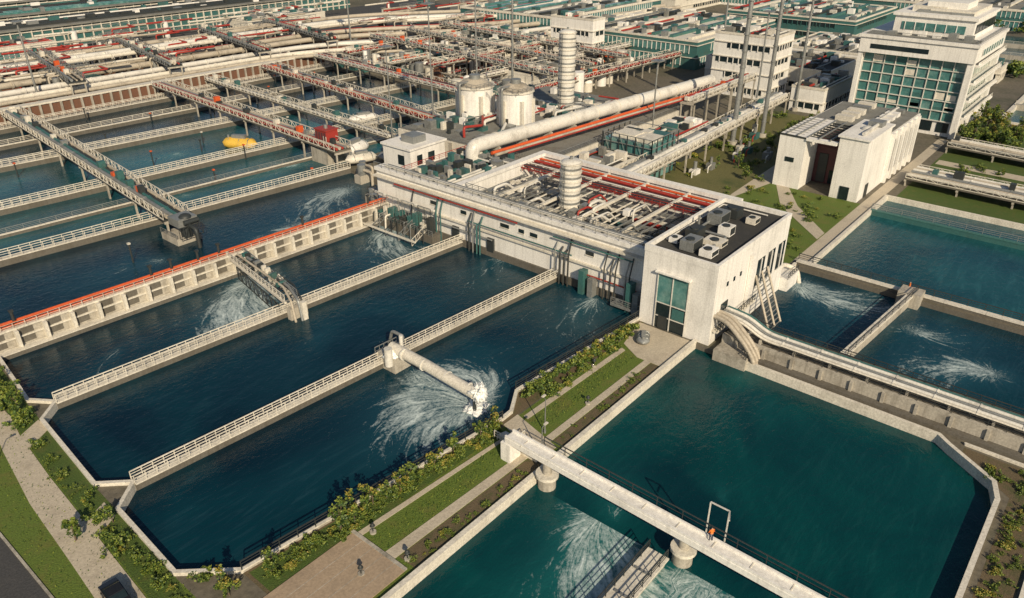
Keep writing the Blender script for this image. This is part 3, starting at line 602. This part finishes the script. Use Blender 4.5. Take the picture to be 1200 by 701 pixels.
def pontoon(x,y,z,l,wd,h,m,az,name):
    a=M();n=9;P=[];rr=[]
    for i in range(n): t=-1+2*i/(n-1);P.append((l/2*t,0,0));rr.append(max(.05,(1-t**4)**.5)*R(.92,1.06))
    a.tube(P,1,m,16,rr=rr);a.v=[(vx,vy*wd/2,vz*h/2) for vx,vy,vz in a.v];a.box(-l*.18,-wd*.15,h*.4,l*.2,wd*.15,h*.75,GPIPE);a.cyl((-l*.3,0,h*.3),(-l*.3,0,h*.7),.3,GPIPE,8)
    for q in (-.25,.05,.3): a.tube([(l*q,-wd*.48,0),(l*q,-wd*.3,h*.42),(l*q,wd*.3,h*.42),(l*q,wd*.48,0)],.1,GPIPE,6)
    o=a.make(name);o.location=(x,y,z);o.rotation_euler=(0,0,az);return o
pontoon(107,184,.3,10,4,3.0,YELLOW,-1.05,'yellow_float');pontoon(119,151,2.6,9,4.5,3,WHITE,.2,'white_float');pontoon(116,145,2.0,8,4,2.4,CREAM,-.4,'white_float');pontoon(133,149,1.5,14,5,2.6,CREAM,.1,'white_float')
pontoon(152,157,2,9,4,3,WHITE,0,'white_float');pontoon(143,176,1,10,4,2.4,WHITE,-.3,'white_float');pontoon(124,141,1.5,10,4,2.4,GPIPE,-.6,'white_float');pontoon(88.5,48.2,.6,3.6,2,1.2,GPIPE,.5,'covered_dinghy')
for x,y,s in ((98,120,1.2),(104,121,1.6),(101,124,1),(108,136,1.4),(111,139,1.2)):
    a=M();a.box(x,y,-3,x+2.4*s,y+2.2,1.2,CONC);a.cyl((x+s,y+1,1.2),(x+s,y+1,2.6*s),.7*s,GPIPE,12);a.bend([(x+s,y+1,2.4),(x+s,y-2.5,2.4),(x+s,y-2.5,-2)],.25*s,OPIPE);a.rail((x,y,1.2),(x+2.4*s,y,1.2),GPIPE,sp=.8);a.make('pump_unit')
a=M()
a.beam((64.6,117,2.6),(61,96,2.2),.35,.4,CREAM);a.beam((62.2,117,2.6),(59,96,2.2),.35,.4,CREAM)
for i in range(22): t=i/21;a.beam((64.6-3.6*t,117-21*t,2.9-.4*t),(62.2-3.2*t,117-21*t,2.9-.4*t),.18,.15,C((GPIPE,DSTEEL)))
for i in range(12):
    y=115-i*1.3;x0=59.9+.17*(y-96)
    a.cyl((x0+R(0,.4),y,3.1),(x0+R(1.2,2),y,3.1),R(.25,.5),C((GPIPE,DSTEEL,CREAM,TEALS)),12);a.box(x0+R(.1,.6),y-.6,2.8,x0+R(.9,1.6),y-.2,R(3.2,4.3),C((GPIPE,TEALS,DSTEEL,CREAM)))
a.bend([(62.8,115,3.7),(60.9,99,3.3),(59.4,95,2.6),(59.2,94,-2)],.2,OPIPE);a.bend([(63.4,113,3.5),(61.8,99,3.1),(60.4,94.6,2.6),(60.2,93.6,-2)],.24,GPIPE);a.bend([(64,112,3.3),(62.8,99,3),(61.2,95,2.6),(61,93.4,-2)],.16,DSTEEL)
a.box(59,95,-3,62.2,96,1.2,CONC);a.box(60.4,93.6,-3,61.2,94.4,2.4,CREAM)
a.box(62,104,-3,62.6,104.6,2.4,CONC);a.box(64,112,-3,64.6,112.6,2.4,CONC);a.rail((64.9,117,2.9),(61.3,96,2.5),GPIPE,sp=1.3);a.rail((62.0,117,2.9),(58.9,96,2.5),CREAM,sp=1.3)
a.truss((58.4,97,-.4),(61.6,114,-.2),2.2,DSTEEL,sp=1.6,t=.14)
a.make('sluice_gate_machinery')
# ------------------------------------------------------------ embankment pipes
w=M();c=M();r=M()
w.box(94.6,-45,0,95.2,38.5,2.2,CONC);w.box(95.2,-45,0,100.8,38.5,1.9,CONCD);w.box(93.4,-45,0,94.6,38.5,.5,CONCD)
for i in range(20): w.box(94.3,-42+i*4.1,0,94.62,-41.6+i*4.1,2.0,CONC)
for i,(x,rr,m) in enumerate(((95.6,.18,CREAM),(96.3,.28,WPIPE),(97.1,.2,GPIPE),(97.8,.28,WPIPE),(98.5,.16,TEALS))):
    c.bend([(x,-45,2.9),(x,33,2.9),(x,36,4.4),(x,39.8,4.7)],rr,m,3,12)
    for k in range(16): c.box(x-.2,-42+k*5,1.9,x+.2,-41.7+k*5,2.7,CONC);c.cyl((x,-40+k*5,2.9),(x,-39.8+k*5,2.9),rr*1.25,m,12)
for x in (94.4,93.5,92.6):
    c.bend([(x+1.6,39.9,4.8),(x+.9,37.5,4.9),(x+.1,34,2.6),(x,32.4,.6),(x,32.2,-2)],.33,OPIPE,2,12)
w.box(91.8,33.4,-3,95,38.4,.9,CONC);w.rail((91.9,33.5,.9),(94.6,33.5,.9),DSTEEL,sp=.8)
r.rail((99.4,-45,1.9),(99.4,38,1.9),DSTEEL,h=1.6,sp=1.6,rails=4);r.rail((95,-45,2.2),(95,30,2.2),DSTEEL,h=.9,sp=2,rails=2)
group('pipe_embankment',{'wall':w,'pipes':c,'railing':r})
a=M()
for x in (108,110.2,112.4): a.beam((x,40,6.2),(x-3.4,35,-1.4),.3,.25,OPIPE)
for i in range(14): t=i/14;a.beam((108-3.4*t,40-5*t,6.2-7.6*t),(112.4-3.4*t,40-5*t,6.2-7.6*t),.12,.12,GPIPE)
a.bend([(120,40.9,2.4),(123,40.9,2.4),(124.5,39,1.4),(124.5,38,-2)],.4,CREAM);a.box(119.6,38.6,-3,124,41.6,1.4,WHITE);a.rail((119.6,38.7,1.4),(124,38.7,1.4),DSTEEL,sp=.8);a.make('discharge_chute')
# ------------------------------------------------------------ east yard
a=M();a.sheet([(128.6,42),(168,42),(168,66),(128.6,66)],.005,GRASS);a.sheet([(128.6,66.1),(232,66.1),(232,98),(128.6,98)],.005,DRYG);a.sheet([(131,39.6),(232,39.6),(232,42),(131,42)],.006,PATH);a.sheet([(168,62.5),(208,62.5),(208,68),(150,66)],.010,PATH)
a.make('yard_ground')
a=M();a.prism([(143,42.2),(147,42.2),(158,52),(168,58),(168,61),(156,55)],0,.05,PATH);a.make('path')
for i in range(50): put('shrub',C(BV),R(130,166),R(43,64),0,R(.4,1.3))
for i in range(24): put('small_tree',C(TV),R(166,228),R(66,80),0,R(.6,1.2))
for i in range(60): put('shrub',C(BV),R(130,228),R(64,96),0,R(.6,1.8))
for i in range(14):
    x=R(130,220);y=R(66,84);a=M();s=R(1,2.5);a.box(x,y,0,x+s,y+s*.8,R(1,2.6),C((WHITE,GPIPE,TEALS,CREAM)));a.cyl((x+s*.5,y+s*.4,1),(x+s*.5,y+s*.4,3),s*.2,GPIPE,8);a.bend([(x-2,y,0),(x-2,y,1.4),(x,y+.3,1.4)],.15,C((RED,WPIPE)));a.make('valve_cabinet')
w=M();wi=M();ro=M();dr=M()
w.box(168,56,0,186,62,12,WHITE);w.box(168,43,0,184,49,13.5,WHITE);w.box(184,43,0,208,62,11.5,WHITE);w.box(176,49,0,184,56,10.5,MAROON)
w.box(167.6,42.6,13.5,184.4,49.4,13.9,WHITE);w.box(167.6,49.4,11.4,169.2,56,12,WHITE)
for i in range(9): ro.beam((168+i*2,49.4,11.7),(168+i*2,62,11.9),.25,.35,DSTEEL)
for i in range(5): ro.beam((168,51+i*2.4,12.2),(186,51+i*2.4,12.2),.2,.3,GPIPE)
wi.box(175.8,49.2,.3,175.98,55.8,8.5,MAROON);wi.box(175.6,50,.3,175.8,52.2,3.4,GLASSD);wi.box(175.6,53,.3,175.8,55,7,DSTEEL);wi.box(172,49.02,3,175,49.1,7,GLASS)
for k in range(6): w.box(185+k*4,42.3,0,186+k*4,43,11.5,WHITE);wi.box(186.3+k*4,42.8,2,188.7+k*4,42.98,9.6,GLASSD)
for k in range(5): ro.box(187+k*4,46,11.7,189.4+k*4,49,12.6,C((GPIPE,WHITE)));ro.box(188+k*4,53,11.7,190+k*4,57,12.9,C((GPIPE,CREAM)))
dr.box(172,42.85,.1,174,42.98,3,DSTEEL);dr.box(167.85,45,.1,167.98,47,3,GLASSD);wi.box(167.86,58,6,167.98,60,7,GLASSD)
ro.bend([(170,45,14.4),(180,45,14.4),(190,48,12.4),(206,48,12.4)],.4,WPIPE);ro.dome((176,46,13.9),1.4,.8,WPIPE,14,4);ro.box(179,44,13.9,182,47,15,GPIPE)
ro.box(184.4,43.4,11.5,207.6,61.6,11.69,ROOFG)
group('workshop_building',{'walls':w,'windows':wi,'roof':ro,'doors':dr})
def curtain(x0,y0,x1,y1,z0,z1,nx,ny,nz,w,wi,fr=WHITE,gl=GLASS):
    wi.box(x0+.4,y0+.4,z0,x1-.4,y1-.4,z1,gl)
    for i in range(nz+1):
        z=z0+(z1-z0)*i/nz;w.box(x0,y0,z-.11,x1,y1,z+.11,fr)
    for i in range(nx+1):
        x=x0+.15+(x1-x0-.3)*i/nx;w.box(x-.1,y0+.05,z0,x+.1,y0+.4,z1,fr);w.box(x-.1,y1-.4,z0,x+.1,y1-.05,z1,fr)
    for i in range(ny+1):
        y=y0+.15+(y1-y0-.3)*i/ny;w.box(x0+.05,y-.1,z0,x0+.4,y+.1,z1,fr);w.box(x1-.4,y-.1,z0,x1-.05,y+.1,z1,fr)
w=M();wi=M();ro=M()
w.box(235,39.6,0,268,66,4,WHITE);curtain(234.5,40.2,268,67,4,20,10,9,6,w,wi,WPIPE)
for k in range(22):
    yy=41+int(R(0,9))*2.93;zz=4.3+int(R(0,6))*2.667;wi.box(234.84,yy,zz,234.88,yy+2.4,zz+R(.6,2.2),C((CREAM,TEALS,TEALS)))
w.box(233,38.6,20,269,68,24,WHITE);w.box(232.6,38.2,24,269.4,68.4,24.8,WHITE);w.box(233.4,38.7,0,235.2,40.2,20,WHITE);w.box(233.4,66.8,0,235.2,68,20,WHITE);w.box(266,38.7,0,268.6,40.3,20,WHITE)
for k in range(4): w.box(236,37.6,5+k*4.6,269.5,40,5.5+k*4.6,WHITE);ro.rail((237,37.7,5.5+k*4.6),(269,37.7,5.5+k*4.6),WPIPE,h=1,sp=2,rails=2);w.box(236.2,38.0,5.5+k*4.6,269,38.15,6.1+k*4.6,WHITE)
wi.box(232.9,50,21.2,232.99,65,22.4,GLASSD);wi.box(240,38.48,21,266,38.59,22.6,GLASS)
for k in range(9): w.box(240+k*3.2,38.4,20.9,240.3+k*3.2,38.6,22.7,WHITE)
for k in range(6): wi.box(234.85,41+k*4.2,1,234.99,44+k*4.2,3.6,GLASSD)
w.box(240,42,24.8,266,62,29.5,WHITE);w.box(239.4,41.4,29.5,266.6,62.6,30.3,WHITE);w.box(246,46,30.3,258,56,33,WHITE);wi.box(239.85,44,26,239.99,60,28,GLASS)
for k in range(6): w.box(239.7,46+k*2.6,26,239.86,46.2+k*2.6,28,WHITE);wi.box(242+k*4,41.85,26,245.4+k*4,41.99,28.4,GLASSD)
ro.box(234,39.2,24.8,239.8,67,25,ROOFG);ro.rail((233,38.6,24.8),(233,68,24.8),GPIPE,sp=2);ro.rail((233,38.6,24.8),(269,38.6,24.8),GPIPE,sp=2)
for k in range(6): ro.box(R(235,236.5),41+k*3.8,25,R(237,238.5),43+k*3.8,R(25.6,26.6),C((GPIPE,WHITE)))
for k in range(7): ro.box(R(242,262),R(43,60),30.3,R(263,265),R(43,60),30.3+R(.5,1.5),C((GPIPE,CREAM)))
group('office_building',{'walls':w,'windows':wi,'roof':ro})
def plant(x,y,sx,sy,h,wall=WHITE,roof=ROOFG,style=0,name='plant_building'):
    w=M();wi=M();ro=M()
    w.box(x,y,0,x+sx,y+sy,h,wall)
    for b in ((x-.1,y-.1,x+sx+.1,y+.4),(x-.1,y+sy-.4,x+sx+.1,y+sy+.1),(x-.1,y+.4,x+.4,y+sy-.4),(x+sx-.4,y+.4,x+sx+.1,y+sy-.4)): w.box(b[0],b[1],h,b[2],b[3],h+.7,CREAM)
    ro.box(x+.4,y+.4,h,x+sx-.4,y+sy-.4,h+.25,roof)
    fl=max(1,int(h/4.5))
    for f_ in range(fl):
        z=1.4+f_*4.5;z1=min(z+(2.6 if style else 1.5),h-.3)
        ya=y+sy*R(.03,.2);yb=y+sy*R(.75,.97);xa=x+sx*R(.03,.2);xb=x+sx*R(.75,.97)
        wi.box(x-.12,ya,z,x-.02,yb,z1,GLASS if style else GLASSD);wi.box(xa,y-.12,z,xb,y-.02,z1,GLASS if style else GLASSD)
        yy=ya
        while yy<yb: w.box(x-.3,yy,z-.2,x-.12,yy+.25,z1+.2,WHITE if style else wall);yy+=R(1.5,3) if not style else 2
        xx=xa
        while xx<xb: w.box(xx,y-.3,z-.2,xx+.25,y-.12,z1+.2,WHITE if style else wall);xx+=R(1.5,3) if not style else 2
        w.box(x-.4,y-.4,z1+.2,x+sx,y-.01,z1+.45,CREAM);w.box(x-.4,y,z1+.2,x-.01,y+sy,z1+.45,CREAM)
    k=int(sx*sy/18)+4
    for i in range(min(k,90)):
        a=R(.8,3.2);b=R(.8,3.2);px=R(x+1,x+sx-a-1);py=R(y+1,y+sy-b-1);ro.box(px,py,h+.25,px+a,py+b,h+.25+R(.4,2.2),C((WHITE,GPIPE,CREAM,DSTEEL,ROOFG,TEALS)))
    if sx>30:
        for i in range(int(sy/8)): ro.box(x+3,y+4+i*8,h+.25,x+sx-3,y+5.6+i*8,h+1.2,C((DSTEEL,ROOFT,GLASS,CREAM)))
    for i in range(5):
        yy=R(y+1,y+sy-1);ro.cyl((x+1,yy,h+.8),(x+sx-1,yy,h+.8),R(.15,.4),C((WPIPE,GPIPE,RED)),8)
    return group(name,{'walls':w,'windows':wi,'roof':ro})
plant(242,96,16,20,19,WHITE,ROOFG,0);plant(262,84,30,44,7,CREAM,ROOFD,0);plant(300,82,40,34,7,WHITE,ROOFG,0);plant(236,76,24,10,7,WHITE,ROOFG)
plant(270,136,70,60,10,TEALS,CREAM,1);plant(365,110,60,60,9,TEALS,ROOFT,0);plant(290,215,90,60,9,TEALS,ROOFG,1)
plant(200,156,24,16,6,CREAM,ROOFG,0);plant(204,200,24,26,5,BRICK,ROOFG,0);plant(238,206,30,30,6,CREAM,ROOFT,0);plant(254,172,8,20,16,WHITE,ROOFG,0)
plant(450,40,90,100,9,TEALS,ROOFG,1);plant(450,160,100,90,9,WHITE,ROOFT,1)
plant(395,215,110,90,10,CREAM,ROOFT,0)
for x,y,h in ((305,50,5),(318,44,5)): plant(x,y,10,8,h,CREAM,ROOFG)
w=M();wi=M();wi.box(150.4,84.4,.2,161.6,97,8.6,GLASS)
for i in range(6):
    for yy in (84,97.4): w.beam((150+i*2.4,yy,0),(150+i*2.4,yy,10),.2,.2,DSTEEL)
for i in range(7): w.beam((150,84+i*2.2,0),(150,84+i*2.2,10),.2,.2,DSTEEL)
for z in (2,4,6,8,10): w.beam((150,84,z),(162,84,z),.16,.16,GPIPE);w.beam((150,84,z),(150,97.4,z),.16,.16,GPIPE);w.beam((162,84,z),(162,97.4,z),.16,.16,GPIPE);w.beam((150,97.4,z),(162,97.4,z),.16,.16,GPIPE)
for k in range(3): w.beam((150,84+k*4.4,0),(150,88.4+k*4.4,10),.1,.1,GPIPE)
for k in range(18): w.box(150.6+R(0,9),84.6+R(0,11),8.6,151.6+R(0,10),86+R(0,11),R(8.9,9.8),C((GPIPE,DSTEEL,TEALS,CREAM)))
group('scaffolded_shed',{'frame':w,'glazing':wi})
plant(132,86,15,11,6,CREAM,ROOFD);plant(165,86,20,10,6,DSTEEL,ROOFG)
rack((129,82),(228,86),5,5.4,[WPIPE,WPIPE,GPIPE],legs=10,zb=0,rad=(.5,.9),name='pipe_rack')
rack((192,98),(232,98),4,9,[WPIPE,RED],legs=8,zb=0,rad=(.5,.9),name='pipe_rack')
def mast(x,y,h,r=.7):
    a=M();a.tube([(x,y,0),(x,y,h)],r,GPIPE,12,rr=[r,r*.65]);a.cyl((x,y,0),(x,y,1),r*2,CONC,12)
    for z in range(4,int(h),4): a.cyl((x,y,z),(x,y,z+.25),r*1.15,GPIPE,12)
    a.box(x-1.3,y-1.3,h-.2,x+1.3,y+1.3,h+.1,GPIPE);a.rail((x-1.3,y-1.3,h+.1),(x+1.3,y-1.3,h+.1),GPIPE);a.make('steel_mast')
mast(191,83,58,.7);mast(203,80,60,.6);mast(236,84,34,.5);mast(175,146,44,.35);mast(148,152,34,.25);mast(300,140,40,.4);mast(164,150,36,.3);mast(220,90,30,.3);mast(130,149,26,.2);mast(176,99,22,.25);mast(88,262,26,.35);mast(210,262,30,.35)
rack((190,38),(186,-60),9,2.2,[WPIPE,OPIPE,GPIPE,WPIPE,OPIPE,WPIPE],legs=10,zb=0,truss=.9,rad=(.3,.5),name='pipe_rack',deck=CONCD)
rack((222,37),(214,-60),7,2.2,[GPIPE,OPIPE,CREAM,WPIPE],legs=10,zb=0,truss=.9,rad=(.3,.5),name='pipe_rack',deck=CONCD)
a=M();a.sheet([(203,-60),(208,-60),(212,37),(208,37)],.009,PATH);a.make('path')
a=M();a.sheet([(177,-60),(258,-60),(258,37.5),(177,37.5)],.004,LUSH);a.make('lawn')
for i in range(40): put('shrub',C(BV),R(196,212),R(-20,37),0,R(.5,1.6))
for i in range(60): put('small_tree',C(TV),R(226,258),R(24,37) if i%2 else R(-5,36),0,R(.8,1.8))
a=M()
for i in range(40): crown(a,(R(332,343),R(-10,80),2.5),R(2,3.5),R(1.8,3),200,LEAFS[:3],.55)
for i in range(30): crown(a,(R(442,452),R(0,160),3),R(2.5,4),R(2,3.5),160,LEAFS[:3],.7)
a.make('distant_trees')
kerb([(262,33),(330,33)],1.2);kerb([(262,33),(262,-40)],1.2);kerb([(345,-60),(345,75),(440,75)],1.2)
for x in (285,305,375,405):
    a=M();a.box(x,-40,-2,x+1.2,33 if x<340 else 75,.8,CONC);a.rail((x,-40,.8),(x,33 if x<340 else 75,.8),CREAM,sp=4);a.make('pool_wall')
# ------------------------------------------------------------ north pipes
a=M();a.sheet([(12,248.6),(345,248.6),(345,372),(12,372)],.005,ASPH);a.make('yard_ground')
w=M();w.box(20,252,0,330,254,4,BRICK);w.box(20,251.6,4,330,254.6,4.5,CREAM)
for k in range(100): w.box(24+k*3,251.5,0,24.6+k*3,252,4,CONC)
w.make('retaining_wall')
for k,(y,z,rr,m) in enumerate(((257,4.5,.6,OPIPE),(259.5,5,.8,CREAM),(262,4.5,.5,RED),(265,5.5,.9,WPIPE),(269,5,.6,GPIPE),(274,6,1.0,OPIPE),(279,5,.6,CREAM),(283,6,.9,OPIPE),(288,5.5,.6,RED),(293,7,.8,CREAM),(298,7,1.1,WPIPE),(304,6.5,.7,GPIPE),(308,7,.9,OPIPE))):
    a=M();a.bend([(20,y+4,z),(175+k*6,y-2,z),(230+k*6,y-40,z),(380,y-70,z)],rr,m,20,12)
    for j in range(16): a.box(22+j*10,y+3.6-j*.38-rr,0,22.6+j*10,y+3.9-j*.38+rr,z-rr*.8,CONCD);a.cyl((26+j*10,y+3.8-j*.38,z),(26.5+j*10,y+3.8-j*.38,z),rr*1.18,m,12)
    a.make('overground_pipe')
for x in (60,98,130,165,196):
    rack((x,256),(x+12,318),5,8,[C((RED,OPIPE)),OPIPE,GPIPE],legs=12,zb=0,name='pipe_bridge',deck=DSTEEL,steel=GPIPE)
a=M();a.box(24,270,0,330,272,3,BRICK);a.box(24,287,0,250,288.4,4,BRICK);a.make('retaining_wall')
for i in range(70):
    x=R(50,340);y=R(262,362)-max(0,(x-200)*.2);s=R(2,6)
    a=M();m=C((WHITE,CREAM,GPIPE,TEALS,BRICK,DSTEEL))
    h=R(3,6);a.box(x,y,0,x+s*1.5,y+s,h,m);a.box(x-.3,y-.3,h,x+s*1.5+.3,y+s+.3,h+.4,C((DSTEEL,ROOFG,ROOFT)));a.cyl((x+s*.5,y-1.5,0),(x+s*.5,y-1.5,R(4,9)),s*.25,C((WHITE,GPIPE)),14);a.rail((x,y,h+.4),(x+s*1.5,y,h+.4),GPIPE,sp=2);a.bend([(x,y-2,2),(x,y-2,8),(x+s*2,y-2,8),(x+s*2,y+s,8)],.3,C((OPIPE,RED)));a.truss((x,y+s,7),(x+s*3.4,y+s,7),2,GPIPE);a.cyl((x-10,y+s+1,7.5),(x+18,y+s-1,7.5),.4,C((OPIPE,CREAM,RED)),8)
    a.make('process_unit')
def longshed(x,y,sx,sy,h,nb):
    w=M();ro=M();w.box(x,y,0,x+sx,y+sy,h,TEALS)
    for i in range(3): w.box(x-.3,y-.4,h*(i+.6)/3,x+sx,y-.01,h*(i+.6)/3+.5,CREAM)
    for i in range(nb):
        q=x+sx*i/nb;w.box(q,y-.7,0,q+.4,y-.01,h,CREAM)
    ro.box(x-1,y-1.4,h,x+sx+1,y+sy+1,h+.7,ROOFG)
    for i in range(5): ro.box(x,y+2+i*sy/5,h+.7,x+sx,y+3+i*sy/5,h+1.6,C((ROOFT,WHITE,GLASS,DSTEEL)))
    for i in range(60): q=R(x,x+sx-5);p_=R(y,y+sy-4);ro.box(q,p_,h+.7,q+R(1,5),p_+R(1,3),h+R(1.6,3),C((GPIPE,WHITE,DSTEEL,TEALS)))
    group('factory_shed',{'walls':w,'roof':ro})
longshed(50,372,250,24,8,60);longshed(80,410,270,26,9,60);longshed(120,452,290,30,10,60);longshed(140,500,320,40,10,60);longshed(200,560,400,50,12,60)
plant(70,350,60,14,5,CREAM,ROOFT,1);plant(206,330,44,20,6,CREAM,ROOFD)
for i in range(26):
    x=R(560,1500);y=R(60,1200)
    plant(x,y,R(30,80),R(20,60),R(6,10),C((WHITE,CREAM,TEALS)),C((ROOFG,ROOFT,CREAM)),i%2)
for i in range(60):
    x=R(188,262);y=R(146,250);a=M();s=R(1.,3)
    a.cyl((x,y,0),(x,y,R(3,8)),s*.7,C((WHITE,GPIPE,CREAM)),14);a.dome((x+s*2,y,3),s*.6,s*.4,WHITE,12,4);a.cyl((x+s*2,y,0),(x+s*2,y,3),s*.6,CREAM,12);a.bend([(x,y,3),(x+6,y,3),(x+6,y+14,3),(x+10,y+14,0)],.3,C((RED,OPIPE,ORANGE,GPIPE)));a.box(x-4,y+2,0,x-1,y+5,R(1.5,4),C((CREAM,TEALS,GPIPE,BRICK)));a.truss((x-3,y+4,4),(x+9,y+4,4),1.5,GPIPE,sp=2,t=.14);a.make('process_tank')
for k in range(5): rack((188,150+k*22),(275,144+k*22),4.5,5+k%3,[[RED,OPIPE,MAROON],[WPIPE,ORANGE,GPIPE]][k%2],legs=9,zb=0,name='pipe_rack',deck=CONCD)
for k in range(3): rack((200+k*20,148),(212+k*20,250),4,8,[RED,OPIPE,GPIPE],legs=9,zb=0,name='pipe_rack',deck=CONCD)
for i in range(46):
    x=R(24,184);y=R(121,245)
    if x>108 and y<150: continue
    a=M();h=R(1.5,3);a.cyl((x,y,-3),(x,y,h),.16,DSTEEL,8);a.box(x-.25,y-.25,h,x+.25,y+.25,h+.3,C((DSTEEL,CREAM,ORANGE)));a.make('mooring_post')
# ------------------------------------------------------------ workers
def worker(x,y,z,az):
    me=bpy.data.meshes.new('worker_body')
    V=[(0,0,.95),(0,0,1.2),(0,0,1.42),(0,0,1.52),(0,0,1.68),(0,.2,1.42),(.05,.3,1.15),(.2,.27,.95),(0,-.2,1.42),(.02,-.3,1.15),(.12,-.28,.92),(0,.1,.88),(.06,.12,.5),(0,.13,.06),(.14,.13,.03),(0,-.1,.88),(-.04,-.12,.5),(-.1,-.13,.06),(.04,-.13,.03)]
    E=[(0,1),(1,2),(2,3),(3,4),(2,5),(5,6),(6,7),(2,8),(8,9),(9,10),(0,11),(11,12),(12,13),(13,14),(0,15),(15,16),(16,17),(17,18)]
    me.from_pydata(V,E,[]);o=bpy.data.objects.new('worker_body',me);bpy.context.collection.objects.link(o)
    rad=[.15,.14,.16,.06,.11,.07,.05,.04,.07,.05,.04,.1,.07,.05,.04,.1,.07,.05,.04]
    md=o.modifiers.new('s','SKIN');me.skin_vertices[0].data[0].use_root=True
    for i,r in enumerate(rad): me.skin_vertices[0].data[i].radius=(r,r)
    o.modifiers.new('u','SUBSURF').levels=1
    dg=bpy.context.evaluated_depsgraph_get();nm=bpy.data.meshes.new_from_object(o.evaluated_get(dg));bpy.data.objects.remove(o)
    for m in (NAVY,HIVIS,SKIN,WHITE): nm.materials.append(m)
    for p in nm.polygons:
        c=p.center;p.use_smooth=True
        p.material_index=0 if c.z<.92 and abs(c.y)<.22 else (3 if c.z>1.72 else (2 if c.z>1.5 or c.z<.98 else 1))
    w=bpy.data.objects.new('worker',nm);bpy.context.collection.objects.link(w);w.location=(x,y,z);w.rotation_euler=(0,0,az)
worker(130,22,.67,2);worker(55.1,20.5,3.36,1)
# ------------------------------------------------------------ camera, light
cam=bpy.data.cameras.new('camera');co=bpy.data.objects.new('camera',cam);bpy.context.collection.objects.link(co)
cam.sensor_width=36;cam.lens=898/1200*36;cam.clip_start=.5;cam.clip_end=6000
p=math.atan(480/898);co.location=(0,0,60);co.rotation_euler=(math.pi/2-p,0,math.radians(39.86-90))
bpy.context.scene.camera=co
el=math.radians(31);az=math.radians(237)
sd=Vector((math.cos(el)*math.cos(az),math.cos(el)*math.sin(az),math.sin(el)))
sun=bpy.data.lights.new('sun','SUN');sun.energy=4.7;sun.angle=math.radians(.7);sun.color=(1,.84,.61)
so=bpy.data.objects.new('sun',sun);bpy.context.collection.objects.link(so);so.rotation_euler=sd.to_track_quat('Z','Y').to_euler()
wd=bpy.data.worlds.new('World');bpy.context.scene.world=wd;wd.use_nodes=True;nt=wd.node_tree
sk=nt.nodes.new('ShaderNodeTexSky');sk.sky_type='NISHITA';sk.sun_disc=False;sk.sun_elevation=el;sk.sun_rotation=math.radians(90)-az;sk.dust_density=1.0
bg=nt.nodes['Background'];bg.inputs['Strength'].default_value=.07;nt.links.new(sk.outputs[0],bg.inputs[0])
s=bpy.context.scene;s.view_settings.view_transform='Standard';s.view_settings.look='None';s.view_settings.exposure=0
